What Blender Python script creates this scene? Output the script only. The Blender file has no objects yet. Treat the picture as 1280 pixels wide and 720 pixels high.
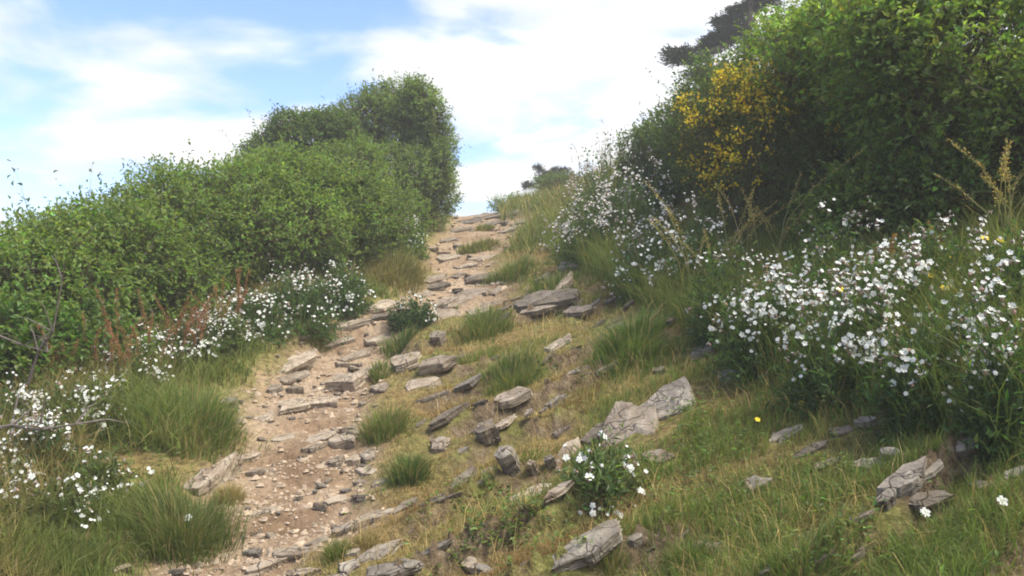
import bpy, math, random
import numpy as np
from mathutils import Vector, Matrix

random.seed(7)
RNG = np.random.default_rng(11)
S = bpy.context.scene
COL = S.collection
R = math.radians

# ------------------------------------------------------------------ camera
EYE = 1.55
F = 1000.0                      # focal length in photo pixels (1280 wide)
cam = bpy.data.cameras.new('camera')
cam.sensor_width = 36.0
cam.lens = F / 1280 * 36
cam.clip_end = 5000
cam_o = bpy.data.objects.new('camera', cam)
cam_o.location = (0, 0, EYE)
cam_o.rotation_euler = (R(90), 0, 0)
COL.objects.link(cam_o)
S.camera = cam_o

# ------------------------------------------------------------------ sky + sun
SUN_EL, SUN_AZ = R(60), R(108)   # azimuth clockwise from the view direction (+Y)
world = bpy.data.worlds.new('World')
S.world = world
world.use_nodes = True
nt = world.node_tree
nt.nodes.clear()
def wn(t, **k):
    n = nt.nodes.new(t)
    for a, b in k.items(): setattr(n, a, b)
    return n
def wl(a, b): nt.links.new(a, b)
sky = wn('ShaderNodeTexSky', sky_type='NISHITA', sun_disc=False, sun_elevation=SUN_EL,
         sun_rotation=SUN_AZ, air_density=1.0, dust_density=0.8, ozone_density=2.0)
tc = wn('ShaderNodeTexCoord')
sep = wn('ShaderNodeSeparateXYZ'); wl(tc.outputs['Generated'], sep.inputs[0])
zc = wn('ShaderNodeMath', operation='MAXIMUM'); wl(sep.outputs['Z'], zc.inputs[0]); zc.inputs[1].default_value = 0.0
za = wn('ShaderNodeMath', operation='ADD'); wl(zc.outputs[0], za.inputs[0]); za.inputs[1].default_value = 0.22
inv = wn('ShaderNodeMath', operation='DIVIDE'); inv.inputs[0].default_value = 1.0; wl(za.outputs[0], inv.inputs[1])
flat = wn('ShaderNodeVectorMath', operation='SCALE'); wl(tc.outputs['Generated'], flat.inputs[0]); wl(inv.outputs[0], flat.inputs['Scale'])
mp = wn('ShaderNodeMapping'); wl(flat.outputs[0], mp.inputs[0])
mp.inputs['Location'].default_value = (1.9, 6.3, 4.0)
mp.inputs['Scale'].default_value = (1.0, 1.15, 0.8)
cn = wn('ShaderNodeTexNoise'); wl(mp.outputs[0], cn.inputs['Vector'])
cn.inputs['Scale'].default_value = 1.7; cn.inputs['Detail'].default_value = 9; cn.inputs['Roughness'].default_value = 0.52
cn.inputs['Distortion'].default_value = 0.25
bias = wn('ShaderNodeMath', operation='MULTIPLY_ADD'); wl(sep.outputs['X'], bias.inputs[0]); bias.inputs[1].default_value = 0.26
wl(cn.outputs['Fac'], bias.inputs[2])
cr = wn('ShaderNodeValToRGB'); wl(bias.outputs[0], cr.inputs[0])
cr.color_ramp.interpolation = 'EASE'
cr.color_ramp.elements[0].position = 0.34; cr.color_ramp.elements[0].color = (0.0, 0.0, 0.0, 1)
cr.color_ramp.elements[1].position = 0.515; cr.color_ramp.elements[1].color = (1, 1, 1, 1)
cn2 = wn('ShaderNodeTexNoise'); wl(mp.outputs[0], cn2.inputs['Vector'])
cn2.inputs['Scale'].default_value = 3.1; cn2.inputs['Detail'].default_value = 7
cc = wn('ShaderNodeValToRGB'); wl(cn2.outputs['Fac'], cc.inputs[0])
cc.color_ramp.elements[0].position = 0.3; cc.color_ramp.elements[0].color = (0.74, 0.79, 0.87, 1)
cc.color_ramp.elements[1].position = 0.62; cc.color_ramp.elements[1].color = (1, 1, 1, 1)
CLOUD = 3.5
cs = wn('ShaderNodeVectorMath', operation='SCALE'); wl(cc.outputs[0], cs.inputs[0]); cs.inputs['Scale'].default_value = CLOUD
sk2 = wn('ShaderNodeVectorMath', operation='MULTIPLY'); wl(sky.outputs[0], sk2.inputs[0]); sk2.inputs[1].default_value = (0.66, 0.71, 0.93)
mx = wn('ShaderNodeMix', data_type='RGBA')
wl(cr.outputs[0], mx.inputs['Factor']); wl(sk2.outputs[0], mx.inputs['A']); wl(cs.outputs[0], mx.inputs['B'])
bg = wn('ShaderNodeBackground'); bg.inputs['Strength'].default_value = 0.115
wl(mx.outputs['Result'], bg.inputs['Color'])
wo = wn('ShaderNodeOutputWorld'); wl(bg.outputs[0], wo.inputs['Surface'])

sun = bpy.data.lights.new('sun', 'SUN')
sun.energy = 2.3; sun.angle = R(22); sun.color = (1.0, 0.95, 0.87)
sun_o = bpy.data.objects.new('sun', sun)
sd = Vector((math.sin(SUN_AZ) * math.cos(SUN_EL), math.cos(SUN_AZ) * math.cos(SUN_EL), math.sin(SUN_EL)))
sun_o.rotation_euler = (-sd).to_track_quat('-Z', 'Y').to_euler()
sun_o.location = (6, 6, 12)
COL.objects.link(sun_o)
S.view_settings.view_transform = 'Standard'
S.view_settings.look = 'None'
S.view_settings.exposure = 1.62
S.view_settings.gamma = 1.0
S.render.engine = 'CYCLES'
S.cycles.use_denoising = True
S.cycles.max_bounces = 7
S.cycles.diffuse_bounces = 4
S.cycles.transmission_bounces = 5
S.cycles.filter_width = 1.9

# ------------------------------------------------------------------ noise
def _h(ix, iy, iz, s):
    n = (ix.astype(np.int64) * 374761393 + iy.astype(np.int64) * 668265263 + iz.astype(np.int64) * 2147483647 + s * 974634777) & 0xffffffff
    n = ((n ^ (n >> 13)) * 1274126177) & 0xffffffff
    n = ((n ^ (n >> 16)) * 2246822519) & 0xffffffff
    return ((n ^ (n >> 15)) & 0xffffff) / float(0xffffff)
def vnoise(x, y, z=0.0, s=0):
    x, y, z = np.broadcast_arrays(np.asarray(x, float), np.asarray(y, float), np.asarray(z, float))
    ix, iy, iz = np.floor(x), np.floor(y), np.floor(z)
    fx, fy, fz = x - ix, y - iy, z - iz
    fx, fy, fz = [f * f * (3 - 2 * f) for f in (fx, fy, fz)]
    r = 0
    for a in (0, 1):
        for b in (0, 1):
            for c in (0, 1):
                w = (fx if a else 1 - fx) * (fy if b else 1 - fy) * (fz if c else 1 - fz)
                r = r + w * _h(ix + a, iy + b, iz + c, s)
    return r
def fbm(x, y, z=0.0, s=0, o=4):
    r, a, f, t = 0, 1.0, 1.0, 0
    for k in range(o):
        r = r + a * (vnoise(np.asarray(x) * f, np.asarray(y) * f, np.asarray(z) * f, s + k) - 0.5); t += a
        a *= 0.5; f *= 2.03
    return r / t * 2            # about -1..1
def smooth(a, b, x):
    t = np.clip((np.asarray(x, float) - a) / (b - a), 0, 1)
    return t * t * (3 - 2 * t)

# ------------------------------------------------------------------ terrain
_py = np.linspace(-40, 80, 4801)
_pz = np.interp(_py, [-40, 0, 3, 6, 8, 12, 14.6, 16, 20, 40, 80], [-5, 0, 0.55, 1.15, 1.56, 2.38, 2.90, 3.0, 2.85, 1.6, -1.5])
_k = np.hanning(41); _k /= _k.sum()
_pz = np.convolve(np.pad(_pz, 20, 'edge'), _k, 'valid')
_cx = np.linspace(-60, 60, 4801)
_cd = np.interp(_cx, [-60, -20, -6, -2, -0.9, 0.3, 1.8, 4, 6, 9, 60], [0.0, 0.03, 0.10, 0.03, 0.05, 0.27, 0.42, 0.42, 0.25, 0.0, 0.0])
_cz = np.cumsum(_cd) * (_cx[1] - _cx[0])
_cz -= np.interp(-0.7, _cx, _cz)
def Hbase(x, y):
    r = np.hypot(x, y)
    far = -0.025 * np.clip(r - 70, 0, None)
    return np.interp(y, _py, _pz) + np.interp(x, _cx, _cz) + far
_ys = np.geomspace(0.9, 40, 420)
def hit(px, py, fn=None):
    fn = fn or H
    u, v = (px - 640) / F, (360 - py) / F
    ys = _ys
    for _ in range(2):
        d = EYE + v * ys - fn(u * ys, ys)
        i = np.argmax(d < 0)
        if d[i] >= 0: i = len(ys) - 1
        if i == 0: return np.array([u * ys[0], ys[0], float(fn(u * ys[0], ys[0]))])
        ys = np.linspace(ys[i - 1], ys[i], 24)
        Y = ys[12]
    t = d[i - 1] / (d[i - 1] - d[i] + 1e-12)
    return hit_end(u, Y, fn)
def hit_end(u, Y, fn):
    return np.array([u * Y, Y, float(fn(u * Y, Y))])
STEP_Y = hit(440, 404, Hbase)[1]
_rows = [(725,160,335),(690,190,375),(650,235,430),(600,285,445),(550,295,440),(500,300,450),(450,345,485),(420,385,500),(402,420,520),
         (380,500,625),(350,545,632),(320,540,612),(290,556,640),(271,572,655)]
_L = np.array([hit(l, r, Hbase)[:2] for r, l, _ in _rows]); _Rr = np.array([hit(q, r, Hbase)[:2] for r, _, q in _rows])
def path_mask(x, y):
    l = np.interp(y, _L[:, 1], _L[:, 0]); r = np.interp(y, _Rr[:, 1], _Rr[:, 0])
    w = 0.10 + 0.02 * np.clip(y, 0, 12)
    e = fbm(x * 3.1, y * 3.1, 0, 5) * 0.17 + fbm(x * 11, y * 11, 0, 6, 3) * 0.06
    m = smooth(-w, w * 0.6, x - l + e) * smooth(-w, w * 0.6, r - x + e)
    return m
_bank = np.array([hit(a, b, Hbase)[:2] for a, b in [(690,325),(760,365),(880,437),(1000,497),(1150,540),(1290,595)]])
def bank(x, y):                 # > 0 behind the foot of the flower bank
    o = np.argsort(_bank[:, 0])
    return np.where(x > -0.2, y - np.interp(x, _bank[o, 0], _bank[o, 1], left=13), -3)
def step_mask(x, y):
    return smooth(0.40, 0.62, vnoise(x * 1.1, y * 1.1, 0, 21)) * smooth(1.2, 2.2, y) * (1 - smooth(6.5, 9.5, y)) * (1 - 0.9 * smooth(0.1, 0.7, bank(x, y)))
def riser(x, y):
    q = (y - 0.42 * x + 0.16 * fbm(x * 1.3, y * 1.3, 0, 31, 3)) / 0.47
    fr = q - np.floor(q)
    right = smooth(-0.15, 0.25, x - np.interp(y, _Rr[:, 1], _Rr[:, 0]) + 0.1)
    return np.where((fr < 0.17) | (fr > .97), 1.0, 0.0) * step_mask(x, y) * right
def H(x, y):
    x = np.asarray(x, float); y = np.asarray(y, float)
    z = Hbase(x, y)
    near = 1 - smooth(18, 40, np.hypot(x, y))
    pm = path_mask(x, y)
    l = np.interp(y, _L[:, 1], _L[:, 0])
    left = smooth(0.0, 0.5, l - x)
    z = z - 0.055 * pm * near + near * 0.10 * left * (1 - smooth(9, 13, y))
    q = (y - 0.42 * x + 0.16 * fbm(x * 1.3, y * 1.3, 0, 31, 3)) / 0.47
    fr = q - np.floor(q)
    saw = np.where(fr < 0.16, fr / 0.12, 1 - (fr - 0.12) / 0.88) - 0.5
    right = smooth(-0.15, 0.25, x - np.interp(y, _Rr[:, 1], _Rr[:, 0]) + 0.1)
    z = z + near * 0.115 * saw * step_mask(x, y) * (0.15 + 0.85 * right)
    z = z - 0.12 * pm * near * (1 - smooth(STEP_Y - .05, STEP_Y + .04, y + 0.12 * fbm(x * 4, y * 4, 0, 35, 2))) * smooth(STEP_Y - 1.8, STEP_Y - .4, y)
    q2 = (y - 0.25 * x + 0.10 * fbm(x * 2, y * 2, 0, 33, 3)) / 0.36
    f2 = q2 - np.floor(q2)
    saw2 = np.where(f2 < 0.2, f2 / 0.2, 1 - (f2 - 0.2) / 0.8) - 0.5
    z = z + near * 0.035 * saw2 * pm
    z = z + near * (0.055 * fbm(x * 1.4, y * 1.4, 0, 41, 4) + 0.018 * fbm(x * 9, y * 9, 0, 43, 3))
    return z
def at(px, Y):                  # ground point below a photo column at a depth
    x = (px - 640) / F * Y
    return np.array([x, Y, float(H(x, Y))])
def row_z(row, Y): return EYE + (360 - row) / F * Y

# ------------------------------------------------------------------ mesh helpers
def mesh_np(name, V, Fc, colors=None, smooth_shade=False, mats=(), mat_idx=None):
    V = np.asarray(V, np.float32); Fc = np.asarray(Fc, np.int32)
    k = Fc.shape[1]; n = len(Fc)
    me = bpy.data.meshes.new(name)
    me.vertices.add(len(V)); me.vertices.foreach_set('co', V.ravel())
    me.loops.add(n * k); me.loops.foreach_set('vertex_index', Fc.ravel())
    me.polygons.add(n); me.polygons.foreach_set('loop_start', np.arange(0, n * k, k, dtype=np.int32))
    if mat_idx is not None: me.polygons.foreach_set('material_index', np.asarray(mat_idx, np.int32))
    me.update(calc_edges=True)
    me.polygons.foreach_set('use_smooth', np.full(n, bool(smooth_shade)))
    if colors is not None:
        c = np.ones((len(V), 4), np.float32); c[:, :3] = colors
        a = me.attributes.new('tint', 'FLOAT_COLOR', 'POINT'); a.data.foreach_set('color', c.ravel())
    for m in mats: me.materials.append(m)
    return me
def link(name, me, parent=None, loc=None):
    o = bpy.data.objects.new(name, me); COL.objects.link(o)
    if parent is not None: o.parent = parent
    if loc is not None: o.location = loc
    return o
def tag(o, label=None, cat=None, group=None, kind=None):
    if label: o['label'] = label
    if cat: o['category'] = cat
    if group: o['group'] = group
    if kind: o['kind'] = kind
    return o
def empty(name, loc, label, cat, group=None):
    o = bpy.data.objects.new(name, None); COL.objects.link(o); o.location = loc
    o.empty_display_size = 0.1
    return tag(o, label, cat, group)
def norm(v): return v / (np.linalg.norm(v, axis=-1, keepdims=True) + 1e-9)
def rand_dir(n):
    return norm(RNG.normal(size=(n, 3)))
def leaves(pos, axis, nrm, ln, wd, col, droop=0.15, fold=0.22):
    """folded leaves: base, two sides, tip"""
    n = len(pos)
    axis = norm(axis); side = norm(np.cross(axis, nrm)); up = norm(np.cross(side, axis))
    ln = np.broadcast_to(ln, n)[:, None]; wd = np.broadcast_to(wd, n)[:, None]
    V = np.empty((n, 4, 3))
    V[:, 0] = pos
    V[:, 1] = pos + axis * ln * 0.45 + side * wd * 0.5 + up * wd * fold
    V[:, 2] = pos + axis * ln - up * ln * droop
    V[:, 3] = pos + axis * ln * 0.45 - side * wd * 0.5 + up * wd * fold
    b = np.arange(n)[:, None] * 4
    T = np.concatenate([b + [0, 1, 2], b + [0, 2, 3]], 0)
    return V.reshape(-1, 3), T, np.repeat(col, 4, 0)
def blades(pos, tipdir, ht, wd, bend, col, tipcol=None):
    """grass blades: 5 verts, 3 tris; tipdir = lean direction (horizontal, signed)"""
    n = len(pos)
    ht = np.broadcast_to(ht, n)[:, None]; wd = np.broadcast_to(wd, n)[:, None]; bend = np.broadcast_to(bend, n)[:, None]
    a = RNG.uniform(0, 6.283, n)
    side = np.stack([np.cos(a), np.sin(a), 0 * a], 1)
    up = np.array([0, 0, 1.0])
    mid = pos + up * ht * 0.55 + tipdir * ht * bend * 0.25
    tip = pos + up * ht * (1 - 0.45 * np.minimum(bend, 1.6) ** 2 * 0.6) + tipdir * ht * bend * 0.85
    V = np.empty((n, 5, 3))
    V[:, 0] = pos - side * wd * 0.5; V[:, 1] = pos + side * wd * 0.5
    V[:, 2] = mid - side * wd * 0.42; V[:, 3] = mid + side * wd * 0.42; V[:, 4] = tip
    b = np.arange(n)[:, None] * 5
    T = np.concatenate([b + [0, 1, 3], b + [0, 3, 2], b + [2, 3, 4]], 0)
    C = np.repeat(col[:, None, :], 5, 1)
    if tipcol is not None:
        C = C.copy(); C[:, 4] = tipcol; C[:, 2:4] = C[:, 2:4] * 0.6 + tipcol[:, None, :] * 0.4
    return V.reshape(-1, 3), T, C.reshape(-1, 3)
class Acc:
    def __init__(s): s.v, s.t, s.c, s.n = [], [], [], 0
    def add(s, r):
        s.v.append(r[0]); s.t.append(r[1] + s.n); s.c.append(r[2]); s.n += len(r[0])
    def mesh(s, name, mat, sm=False):
        return mesh_np(name, np.concatenate(s.v), np.concatenate(s.t), np.concatenate(s.c), sm, [mat])
def tube(pts, rad, col, n=5):
    pts = np.asarray(pts, float); m = len(pts)
    rad = np.broadcast_to(rad, m)
    V = []
    for i in range(m):
        d = norm(pts[min(i + 1, m - 1)] - pts[max(i - 1, 0)])
        a = np.array([1.0, 0, 0]) if abs(d[0]) < 0.8 else np.array([0, 1.0, 0])
        s = norm(np.cross(d, a)); t = np.cross(d, s)
        for k in range(n):
            w = 2 * math.pi * k / n
            V.append(pts[i] + (s * math.cos(w) + t * math.sin(w)) * rad[i])
    T = []
    for i in range(m - 1):
        for k in range(n):
            a, b = i * n + k, i * n + (k + 1) % n
            T += [(a, b, b + n), (a, b + n, a + n)]
    return np.array(V), np.array(T), np.tile(np.asarray(col, float), (len(V), 1))
def jitter_col(base, n, v=0.25, hue=0.12):
    base = np.asarray(base, float)
    k = np.exp(RNG.normal(0, v, (n, 1)))
    h = np.exp(RNG.normal(0, hue, (n, 3)))
    return np.clip(base * k * h, 0.003, 0.9)

# ------------------------------------------------------------------ materials
def new_mat(name):
    m = bpy.data.materials.new(name); m.use_nodes = True
    t = m.node_tree; t.nodes.clear()
    return m, t
def foliage_mat(name, transl=0.35, rough=0.55, spec=0.25, tsat=(1.25, 1.3, 0.55)):
    m, t = new_mat(name)
    at_ = t.nodes.new('ShaderNodeAttribute'); at_.attribute_name = 'tint'
    p = t.nodes.new('ShaderNodeBsdfPrincipled'); p.inputs['Roughness'].default_value = rough
    p.inputs['Specular IOR Level'].default_value = spec
    t.links.new(at_.outputs['Color'], p.inputs['Base Color'])
    tr = t.nodes.new('ShaderNodeBsdfTranslucent')
    mu = t.nodes.new('ShaderNodeVectorMath'); mu.operation = 'MULTIPLY'; mu.inputs[1].default_value = tsat
    t.links.new(at_.outputs['Color'], mu.inputs[0]); t.links.new(mu.outputs[0], tr.inputs['Color'])
    mx = t.nodes.new('ShaderNodeMixShader'); mx.inputs[0].default_value = transl
    t.links.new(p.outputs[0], mx.inputs[1]); t.links.new(tr.outputs[0], mx.inputs[2])
    o = t.nodes.new('ShaderNodeOutputMaterial'); t.links.new(mx.outputs[0], o.inputs[0])
    return m
M_LEAF = foliage_mat('leaf', 0.5, 0.5, 0.3)
M_GRASS = foliage_mat('grass_blade', 0.35, 0.6, 0.2, (1.15, 1.2, 0.7))
M_NEEDLE = foliage_mat('needle', 0.12, 0.6, 0.2)
M_PETAL = foliage_mat('petal', 0.30, 0.6, 0.2, (1, 1, 1))
def simple_mat(name, col, rough=0.7, scale=20, var=0.3, bump=0.2):
    m, t = new_mat(name)
    p = t.nodes.new('ShaderNodeBsdfPrincipled'); p.inputs['Roughness'].default_value = rough
    p.inputs['Specular IOR Level'].default_value = 0.2
    c = t.nodes.new('ShaderNodeTexCoord')
    n = t.nodes.new('ShaderNodeTexNoise'); n.inputs['Scale'].default_value = scale; n.inputs['Detail'].default_value = 5
    t.links.new(c.outputs['Object'], n.inputs['Vector'])
    r = t.nodes.new('ShaderNodeValToRGB')
    r.color_ramp.elements[0].position = 0.3; r.color_ramp.elements[1].position = 0.7
    r.color_ramp.elements[0].color = tuple(x * (1 - var) for x in col) + (1,)
    r.color_ramp.elements[1].color = tuple(min(1, x * (1 + var)) for x in col) + (1,)
    t.links.new(n.outputs['Fac'], r.inputs[0]); t.links.new(r.outputs[0], p.inputs['Base Color'])
    b = t.nodes.new('ShaderNodeBump'); b.inputs['Strength'].default_value = bump; b.inputs['Distance'].default_value = 0.01
    t.links.new(n.outputs['Fac'], b.inputs['Height']); t.links.new(b.outputs[0], p.inputs['Normal'])
    o = t.nodes.new('ShaderNodeOutputMaterial'); t.links.new(p.outputs[0], o.inputs[0])
    return m
M_BARK = simple_mat('bark', (0.10, 0.075, 0.055), 0.85, 30)
M_GREYBARK = simple_mat('grey_bark', (0.13, 0.11, 0.095), 0.85, 40)
M_CALYX = simple_mat('calyx', (0.30, 0.20, 0.15), 0.6, 60, 0.35, 0.05)
M_GRIT = simple_mat('grit', (0.36, 0.28, 0.20), 0.9, 25, 0.35)
M_YELLOW = simple_mat('yellow_petal', (0.78, 0.56, 0.03), 0.6, 50, 0.2, 0.05)

def rock_mat(name, c1, c2, c3, lichen=0.35):
    m, t = new_mat(name); N = t.nodes; Lk = t.links
    tcn = N.new('ShaderNodeTexCoord'); oi = N.new('ShaderNodeObjectInfo')
    off = N.new('ShaderNodeVectorMath'); off.operation = 'ADD'
    rs = N.new('ShaderNodeMath'); rs.operation = 'MULTIPLY'; rs.inputs[1].default_value = 37.0
    Lk.new(oi.outputs['Random'], rs.inputs[0])
    Lk.new(tcn.outputs['Object'], off.inputs[0]); Lk.new(rs.outputs[0], off.inputs[1])
    n1 = N.new('ShaderNodeTexNoise'); n1.inputs['Scale'].default_value = 9; n1.inputs['Detail'].default_value = 8; n1.inputs['Roughness'].default_value = 0.65
    Lk.new(off.outputs[0], n1.inputs['Vector'])
    r1 = N.new('ShaderNodeValToRGB'); e = r1.color_ramp.elements
    e[0].position = 0.32; e[0].color = c1 + (1,); e[1].position = 0.68; e[1].color = c2 + (1,)
    Lk.new(n1.outputs['Fac'], r1.inputs[0])
    # bedding layers seen on the broken sides
    mpn = N.new('ShaderNodeMapping'); mpn.inputs['Scale'].default_value = (3, 3, 60); Lk.new(off.outputs[0], mpn.inputs[0])
    n2 = N.new('ShaderNodeTexNoise'); n2.inputs['Scale'].default_value = 1.0; n2.inputs['Detail'].default_value = 5; Lk.new(mpn.outputs[0], n2.inputs['Vector'])
    r2 = N.new('ShaderNodeValToRGB'); e = r2.color_ramp.elements
    e[0].position = 0.36; e[0].color = (0.45, 0.42, 0.40, 1); e[1].position = 0.52; e[1].color = (1, 1, 1, 1)
    Lk.new(n2.outputs['Fac'], r2.inputs[0])
    mul = N.new('ShaderNodeMix'); mul.data_type = 'RGBA'; mul.blend_type = 'MULTIPLY'; mul.inputs['Factor'].default_value = 0.42
    Lk.new(r1.outputs[0], mul.inputs['A']); Lk.new(r2.outputs[0], mul.inputs['B'])
    n3 = N.new('ShaderNodeTexNoise'); n3.inputs['Scale'].default_value = 16; n3.inputs['Detail'].default_value = 6; n3.inputs['Roughness'].default_value = 0.7
    Lk.new(off.outputs[0], n3.inputs['Vector'])
    r3 = N.new('ShaderNodeValToRGB'); e = r3.color_ramp.elements
    e[0].position = 0.52; e[0].color = (0, 0, 0, 1); e[1].position = 0.64; e[1].color = (lichen, lichen, lichen, 1)
    Lk.new(n3.outputs['Fac'], r3.inputs[0])
    mx2 = N.new('ShaderNodeMix'); mx2.data_type = 'RGBA'; Lk.new(r3.outputs[0], mx2.inputs['Factor'])
    Lk.new(mul.outputs['Result'], mx2.inputs['A']); mx2.inputs['B'].default_value = c3 + (1,)
    hv = N.new('ShaderNodeHueSaturation'); hv.inputs['Saturation'].default_value = 1.0
    mr = N.new('ShaderNodeMapRange'); mr.inputs['To Min'].default_value = 0.75; mr.inputs['To Max'].default_value = 1.2
    Lk.new(oi.outputs['Random'], mr.inputs[0]); Lk.new(mr.outputs[0], hv.inputs['Value']); Lk.new(mx2.outputs['Result'], hv.inputs['Color'])
    p = N.new('ShaderNodeBsdfPrincipled'); p.inputs['Roughness'].default_value = 0.85; p.inputs['Specular IOR Level'].default_value = 0.2
    # fracture lines
    geo = N.new('ShaderNodeNewGeometry')
    wob = N.new('ShaderNodeTexNoise'); wob.inputs['Scale'].default_value = 8; Lk.new(geo.outputs['Position'], wob.inputs['Vector'])
    wv = N.new('ShaderNodeVectorMath'); wv.operation = 'MULTIPLY_ADD'; wv.inputs[1].default_value = (.30, .30, .30); Lk.new(wob.outputs['Color'], wv.inputs[0]); Lk.new(geo.outputs['Position'], wv.inputs[2])
    vo = N.new('ShaderNodeTexVoronoi'); vo.feature = 'DISTANCE_TO_EDGE'; vo.inputs['Scale'].default_value = 6.5
    vm = N.new('ShaderNodeMapping'); vm.inputs['Rotation'].default_value = (.3, .2, -.45); vm.inputs['Scale'].default_value = (.55, 1.7, 1.2); Lk.new(wv.outputs[0], vm.inputs[0]); Lk.new(vm.outputs[0], vo.inputs['Vector'])
    cr_ = N.new('ShaderNodeValToRGB'); e = cr_.color_ramp.elements; e[0].position = 0.0; e[0].color = (.35, .3, .25, 1); e[1].position = 0.035; e[1].color = (1, 1, 1, 1)
    Lk.new(vo.outputs['Distance'], cr_.inputs[0])
    mc = N.new('ShaderNodeMix'); mc.data_type = 'RGBA'; mc.blend_type = 'MULTIPLY'; mc.inputs['Factor'].default_value = 0.4
    Lk.new(hv.outputs[0], mc.inputs['A']); Lk.new(cr_.outputs[0], mc.inputs['B'])
    Lk.new(mc.outputs['Result'], p.inputs['Base Color'])
    ad0 = N.new('ShaderNodeMath'); ad0.operation = 'ADD'; Lk.new(n3.outputs['Fac'], ad0.inputs[0]); Lk.new(n2.outputs['Fac'], ad0.inputs[1])
    ad = N.new('ShaderNodeMath'); ad.operation = 'ADD'; Lk.new(ad0.outputs[0], ad.inputs[0]); Lk.new(cr_.outputs[0], ad.inputs[1])
    b = N.new('ShaderNodeBump'); b.inputs['Strength'].default_value = 0.8; b.inputs['Distance'].default_value = 0.02
    Lk.new(ad.outputs[0], b.inputs['Height']); Lk.new(b.outputs[0], p.inputs['Normal'])
    o = N.new('ShaderNodeOutputMaterial'); Lk.new(p.outputs[0], o.inputs[0])
    return m
M_TAN = rock_mat('tan_slate', (0.19, 0.14, 0.095), (0.42, 0.35, 0.265), (0.47, 0.425, 0.345), 0.35)
M_GREY = rock_mat('grey_slate', (0.12, 0.10, 0.08), (0.33, 0.285, 0.225), (0.42, 0.385, 0.31), 0.45)
M_DARK = rock_mat('dark_slate', (0.10, 0.08, 0.06), (0.27, 0.225, 0.175), (0.22, 0.17, 0.09), 0.5)
ROCK = {'t': M_TAN, 'g': M_GREY, 'd': M_DARK}

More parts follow.
